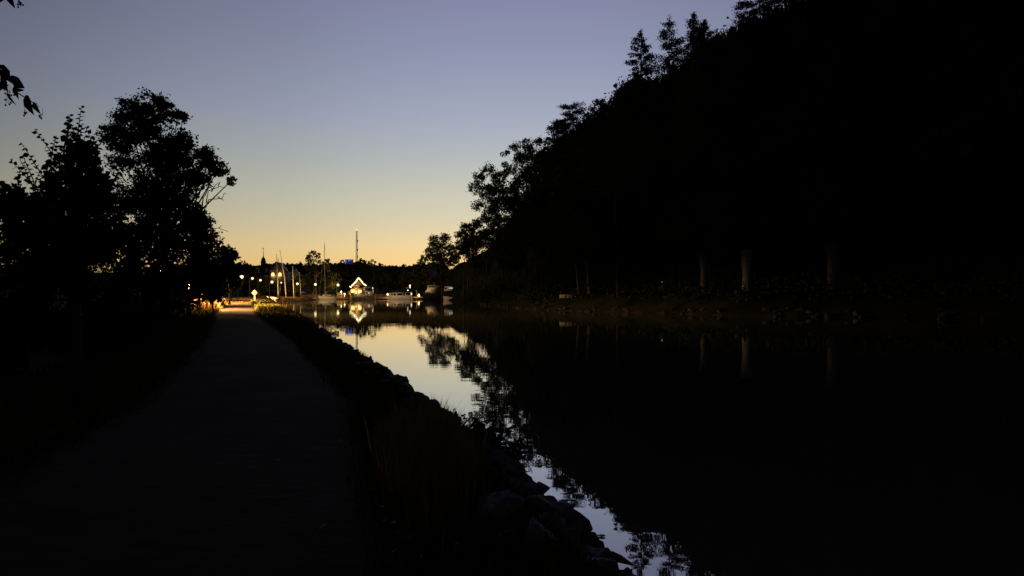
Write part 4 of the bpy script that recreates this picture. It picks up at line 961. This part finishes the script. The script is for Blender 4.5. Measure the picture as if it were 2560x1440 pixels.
# dark hulled boat
d = 236; root = thing('motor_boat', 'dark hulled motor boat with white wheelhouse, bow toward the docks', 'boat', (X(1080, d), d, 0)); fx, fz = px2(1080, d)
hull(MB(), fx(1105) - fx(1060), 3.0, fz(736), .9).build('hull', 'darkhull', root)
MB().prism([(fx(1063), fz(730.5)), (fx(1065), fz(727)), (fx(1068), fz(726)), (fx(1070), fz(713.5)), (fx(1097), fz(713.5)), (fx(1099), fz(718)), (fx(1092), fz(722)), (fx(1088), fz(733))], -.9, .9).build('wheelhouse', 'white', root)
for a in (1073.5, 1077.5, 1081.5, 1085.5, 1093.5): MB().box((fx(a), -.92, fz(716.8)), (.36, .05, .5)).build('window', 'glass', root)
MB().tube([(fx(1086), 0, fz(713)), (fx(1086), 0, fz(707))], [.09, .03], 6).box((fx(1086), 0, fz(711.5)), (.5, .1, .1)).build('mast', 'white', root)
MB().tube([(fx(1064), -.9, fz(733)), (fx(1088), -1.3, fz(735))], .05, 5).build('rub_rail', 'metal', root)
light('added_fill', root, (fx(1064), -3.0, fz(722)), 90, LW, .2)  # added source with no lamp on the boat, lifts hull and wheelhouse
# moored white boat farther right
d = 214; root = thing('motor_boat', 'small pale boat with two lit windows behind the right bank', 'boat', (X(1121, d), d, G(X(1121, d), d) - 0.0)); z0 = root.location.z; fx = lambda p: (p - 1121) * d / F; fz = lambda p: Z(p, d) - z0
MB().prism([(fx(1111), fz(727.5)), (fx(1111), fz(718)), (fx(1114), fz(715.8)), (fx(1130), fz(715.8)), (fx(1132.5), fz(718)), (fx(1132), fz(722)), (fx(1128), fz(727))], -1.0, 1.0).build('cabin', 'white', root)
hull(MB(), fx(1134) - fx(1110), 2.3, .9, .3).build('hull', 'white', root)
MB().box((fx(1114.5), -1.02, fz(720.5)), (.6, .05, .5)).build('window', 'glass', root)
for a in (1125.5, 1131 - .6): MB().box((fx(a), -1.03, fz(720.3)), (.42, .06, .38)).build('window', 'coolwin', root)
light('added_fill', root, (0, -3.5, fz(718)), 14, (1, .9, .8), .2)  # weak added fill in front of the pale cabin, no fixture

# picnic table + parasol
d = 240; root = thing('picnic_table', 'pale picnic table with benches on the quay beside the shortest flagpole', 'picnic table', (X(759, d), d, Z(744, d)))
MB().box((0, 0, .75), (1.7, .8, .06)).build('tabletop', 'wood', root)
for s_ in (-1, 1): MB().box((0, s_ * .75, .45), (1.7, .28, .05)).build('bench', 'wood', root)
for s_ in (-.65, .65):
    MB().tube([(s_, -.6, 0), (s_, .05, .74)], .05, 4).tube([(s_, .6, 0), (s_, -.05, .74)], .05, 4).box((s_, 0, .42), (.08, 1.6, .06)).build('leg', 'wood', root)
root = thing('parasol', 'folded down pale parasol above the picnic table', 'parasol', (X(757, 242), 242, Z(744, 242)))
MB().tube([(0, 0, 0), (0, 0, 2.2)], .035, 6).build('pole', 'metal', root); MB().lathe([(1.0, 1.55), (.96, 1.6), (.03, 2.1)], n=8).build('canopy', 'plaster', root)

# ------------------------------------------------------------------ town
def bld(name, label, cx, d, zg=None):
    x = X(cx, d); z = G(x, d); r = thing(name, label, 'building', (x, d, z)); a, b = px2(cx, d, z); return r, a, b
# town hall with onion cupola
root, fx, fz = bld('town_hall', 'dark town hall with onion cupola and thin spire', 655, 300)
MB().box((0, 3, fz(690) / 2), (fx(683) - fx(628), 9, fz(690))).build('wall', 'plaster', root)
rf = MB().prism([(fx(627), fz(690)), (fx(640), fz(664.5)), (fx(672), fz(664.5)), (fx(686), fz(690))], -2, 8).build('roof', 'darkroof', root)
for px, w_, t0 in [(649, 8, 668), (671, 5, 670)]:
    dm = MB().prism([(fx(px - w_ / 2), fz(683)), (fx(px - w_ / 2), fz(t0 + 3)), (fx(px), fz(t0)), (fx(px + w_ / 2), fz(t0 + 3)), (fx(px + w_ / 2), fz(683))], -2.8, -1).build('dormer', 'cream', rf)
MB().box((fx(649), -2.83, fz(677)), (.6, .05, .8)).build('window', 'glass', root)
tw = MB().lathe([(6.3 * .162, fz(668)), (6.3 * .162, fz(655)), (7 * .162, fz(654.5)), (7 * .162, fz(653.5)), (5.6 * .162, fz(652)), (5.2 * .162, fz(648)), (3.6 * .162, fz(644.5)), (1.6 * .162, fz(642.5)), (.9 * .162, fz(640)), (.5 * .162, fz(630)), (.15 * .162, fz(620))], (fx(654.3), 2, 0), 12).build('cupola', 'darkroof', root)
MB().ball((fx(653.7), 2, fz(621.5)), .22, 8, 6).box((fx(653.7), 2, fz(619.5)), (.5, .06, .18)).build('weather_vane', 'steel', tw)
# ornate gable in front
root, fx, fz = bld('gabled_house', 'house with small ornate pale gable below the town hall roof', 664, 285)
MB().prism([(fx(652), 0), (fx(652), fz(705)), (fx(654), fz(698)), (fx(660), fz(694)), (fx(661.5), fz(687)), (fx(663.5), fz(694)), (fx(670), fz(698)), (fx(672), fz(705)), (fx(672), 0)], -1, 4).build('wall', 'plaster', root)
MB().box((fx(662), -1.02, fz(700)), (.9, .05, .9)).build('window', 'glass', root)
MB().box((fx(668), 1, fz(694.5)), (fx(684) - fx(652), 5, .3)).build('roof', 'greyroof', root)
# building with lit arched windows
root, fx, fz = bld('theatre_building', 'pale building with peaked grey roof, cornice and two glowing arched windows', 693.5, 280)
MB().box((0, 3, fz(678) / 2), (fx(712) - fx(674.5), 8, fz(678))).build('wall', 'plaster', root)
MB().box((0, -1.1, fz(677.3)), (fx(713) - fx(674), .5, .32)).build('cornice', 'cream', root)
rf = MB().prism([(fx(676), fz(676.5)), (fx(679), fz(670)), (fx(686.5), fz(666)), (fx(687.5), fz(659)), (fx(692), fz(655)), (fx(697), fz(659)), (fx(698), fz(664)), (fx(705), fz(668)), (fx(708.5), fz(676.5))], -1, 6).build('roof', 'greyroof', root)
MB().tube([(fx(691), 2, fz(656)), (fx(691), 2, fz(644))], [.16, .08], 6).build('finial', 'steel', rf)
for a in (684.3, 702):
    ang = np.linspace(0, pi, 9); poly = [(fx(a) + .62, fz(690.5)), *[(fx(a) + .62 * cos(t_), fz(685.5) + .62 * sin(t_)) for t_ in ang], (fx(a) - .62, fz(690.5))]
    wf = MB().prism(poly, -1.08, -1.02).build('arched_window', 'litwin', root)
    MB().box((fx(a), -1.12, fz(687)), (.07, .05, 1.2)).box((fx(a), -1.125, fz(686.5)), (1.2, .04, .07)).build('mullion', 'cream', wf)
    light('window_light', root, (fx(a), -1.6, fz(688)), 35, (1, .6, .22), .2)
# pointed gable house
root, fx, fz = bld('gabled_house', 'small house with steep pointed grey gable behind the third flagpole', 733, 275)
MB().box((0, 2, fz(690) / 2), (fx(740) - fx(728), 4, fz(690))).build('wall', 'plaster', root)
MB().prism([(fx(726), fz(684.5)), (fx(733), fz(671)), (fx(740), fz(685)), (fx(746), fz(686)), (fx(746), fz(689)), (fx(738), fz(689)), (fx(735), fz(692)), (fx(731), fz(692))], -.3, 4.5).build('roof', 'greyroof', root)
MB().box((fx(733), -.06, fz(698)), (.7, .08, .9)).build('window', 'glass', root)
# radio mast
d = 520; x = X(891.7, d); z = G(x, d) - .5; root = thing('radio_mast', 'tall thin lattice radio mast with a red beacon on top', 'mast', (x, d, z)); hz = Z(576, d) - z
b = MB(); w_ = .5
for sx, sy in ((-w_, -w_), (w_, -w_), (w_, w_), (-w_, w_)): b.tube([(sx, sy, 0), (sx * .7, sy * .7, hz)], .1, 4)
n = 34
for q in range(n):
    z0_, z1_ = hz * q / n, hz * (q + 1) / n; s_ = 1 if q % 2 else -1; k_ = 1 - .3 * q / n
    for yy in (-w_, w_): b.tube([(-w_ * s_ * k_, yy * k_, z0_), (w_ * s_ * k_, yy * k_, z1_)], .06, 3)
    for xx in (-w_, w_): b.tube([(xx * k_, -w_ * s_ * k_, z0_), (xx * k_, w_ * s_ * k_, z1_)], .06, 3)
b.build('lattice', 'steel', root)
for zz in (.42, .56, .75): MB().tube([(.7, -.2, hz * zz), (.7, -.2, hz * zz + 1.6)], .3, 8).build('antenna', 'plaster', root)
MB().ball((0, 0, hz + .3), .62, 8, 6).build('beacon', 'redlamp', root, smooth=True)
# blue sign
d = 420; x = X(873.5, d); z = G(x, d); root = thing('illuminated_sign', 'glowing blue rectangular sign above the trees left of the radio mast', 'sign', (x, d, z)); fx, fz = px2(873.5, d, z)
w0, w1, z0_, z1_ = fx(863), fx(883), fz(660), fz(648.5)
MB().box(((w0 + w1) / 2, 0, (z0_ + z1_) / 2), (w1 - w0, .6, z1_ - z0_)).build('panel', 'bluesign', root)
MB().box(((w0 + w1) / 2, -.33, z1_ - .1), (w1 - w0 + .2, .2, .3)).box((w0 + .15, -.34, (z0_ + z1_) / 2), (.35, .2, z1_ - z0_)).build('rim', 'bluerim', root)
MB().ball((fx(872.5), -.4, fz(651.8)), .5, 10, 6, (1, .3, 1)).tube([(fx(866), -.42, fz(650)), (fx(866), -.42, fz(657))], .15, 5).tube([(fx(876), -.42, fz(653)), (fx(878), -.42, fz(650.5)), (fx(881), -.42, fz(650.5))], .14, 5).build('emblem', 'bluerim', root)
for s_ in (-2, 2): MB().tube([(s_, .2, -1), (s_, .2, z0_ + .5)], .15, 6).build('post', 'steel', root)
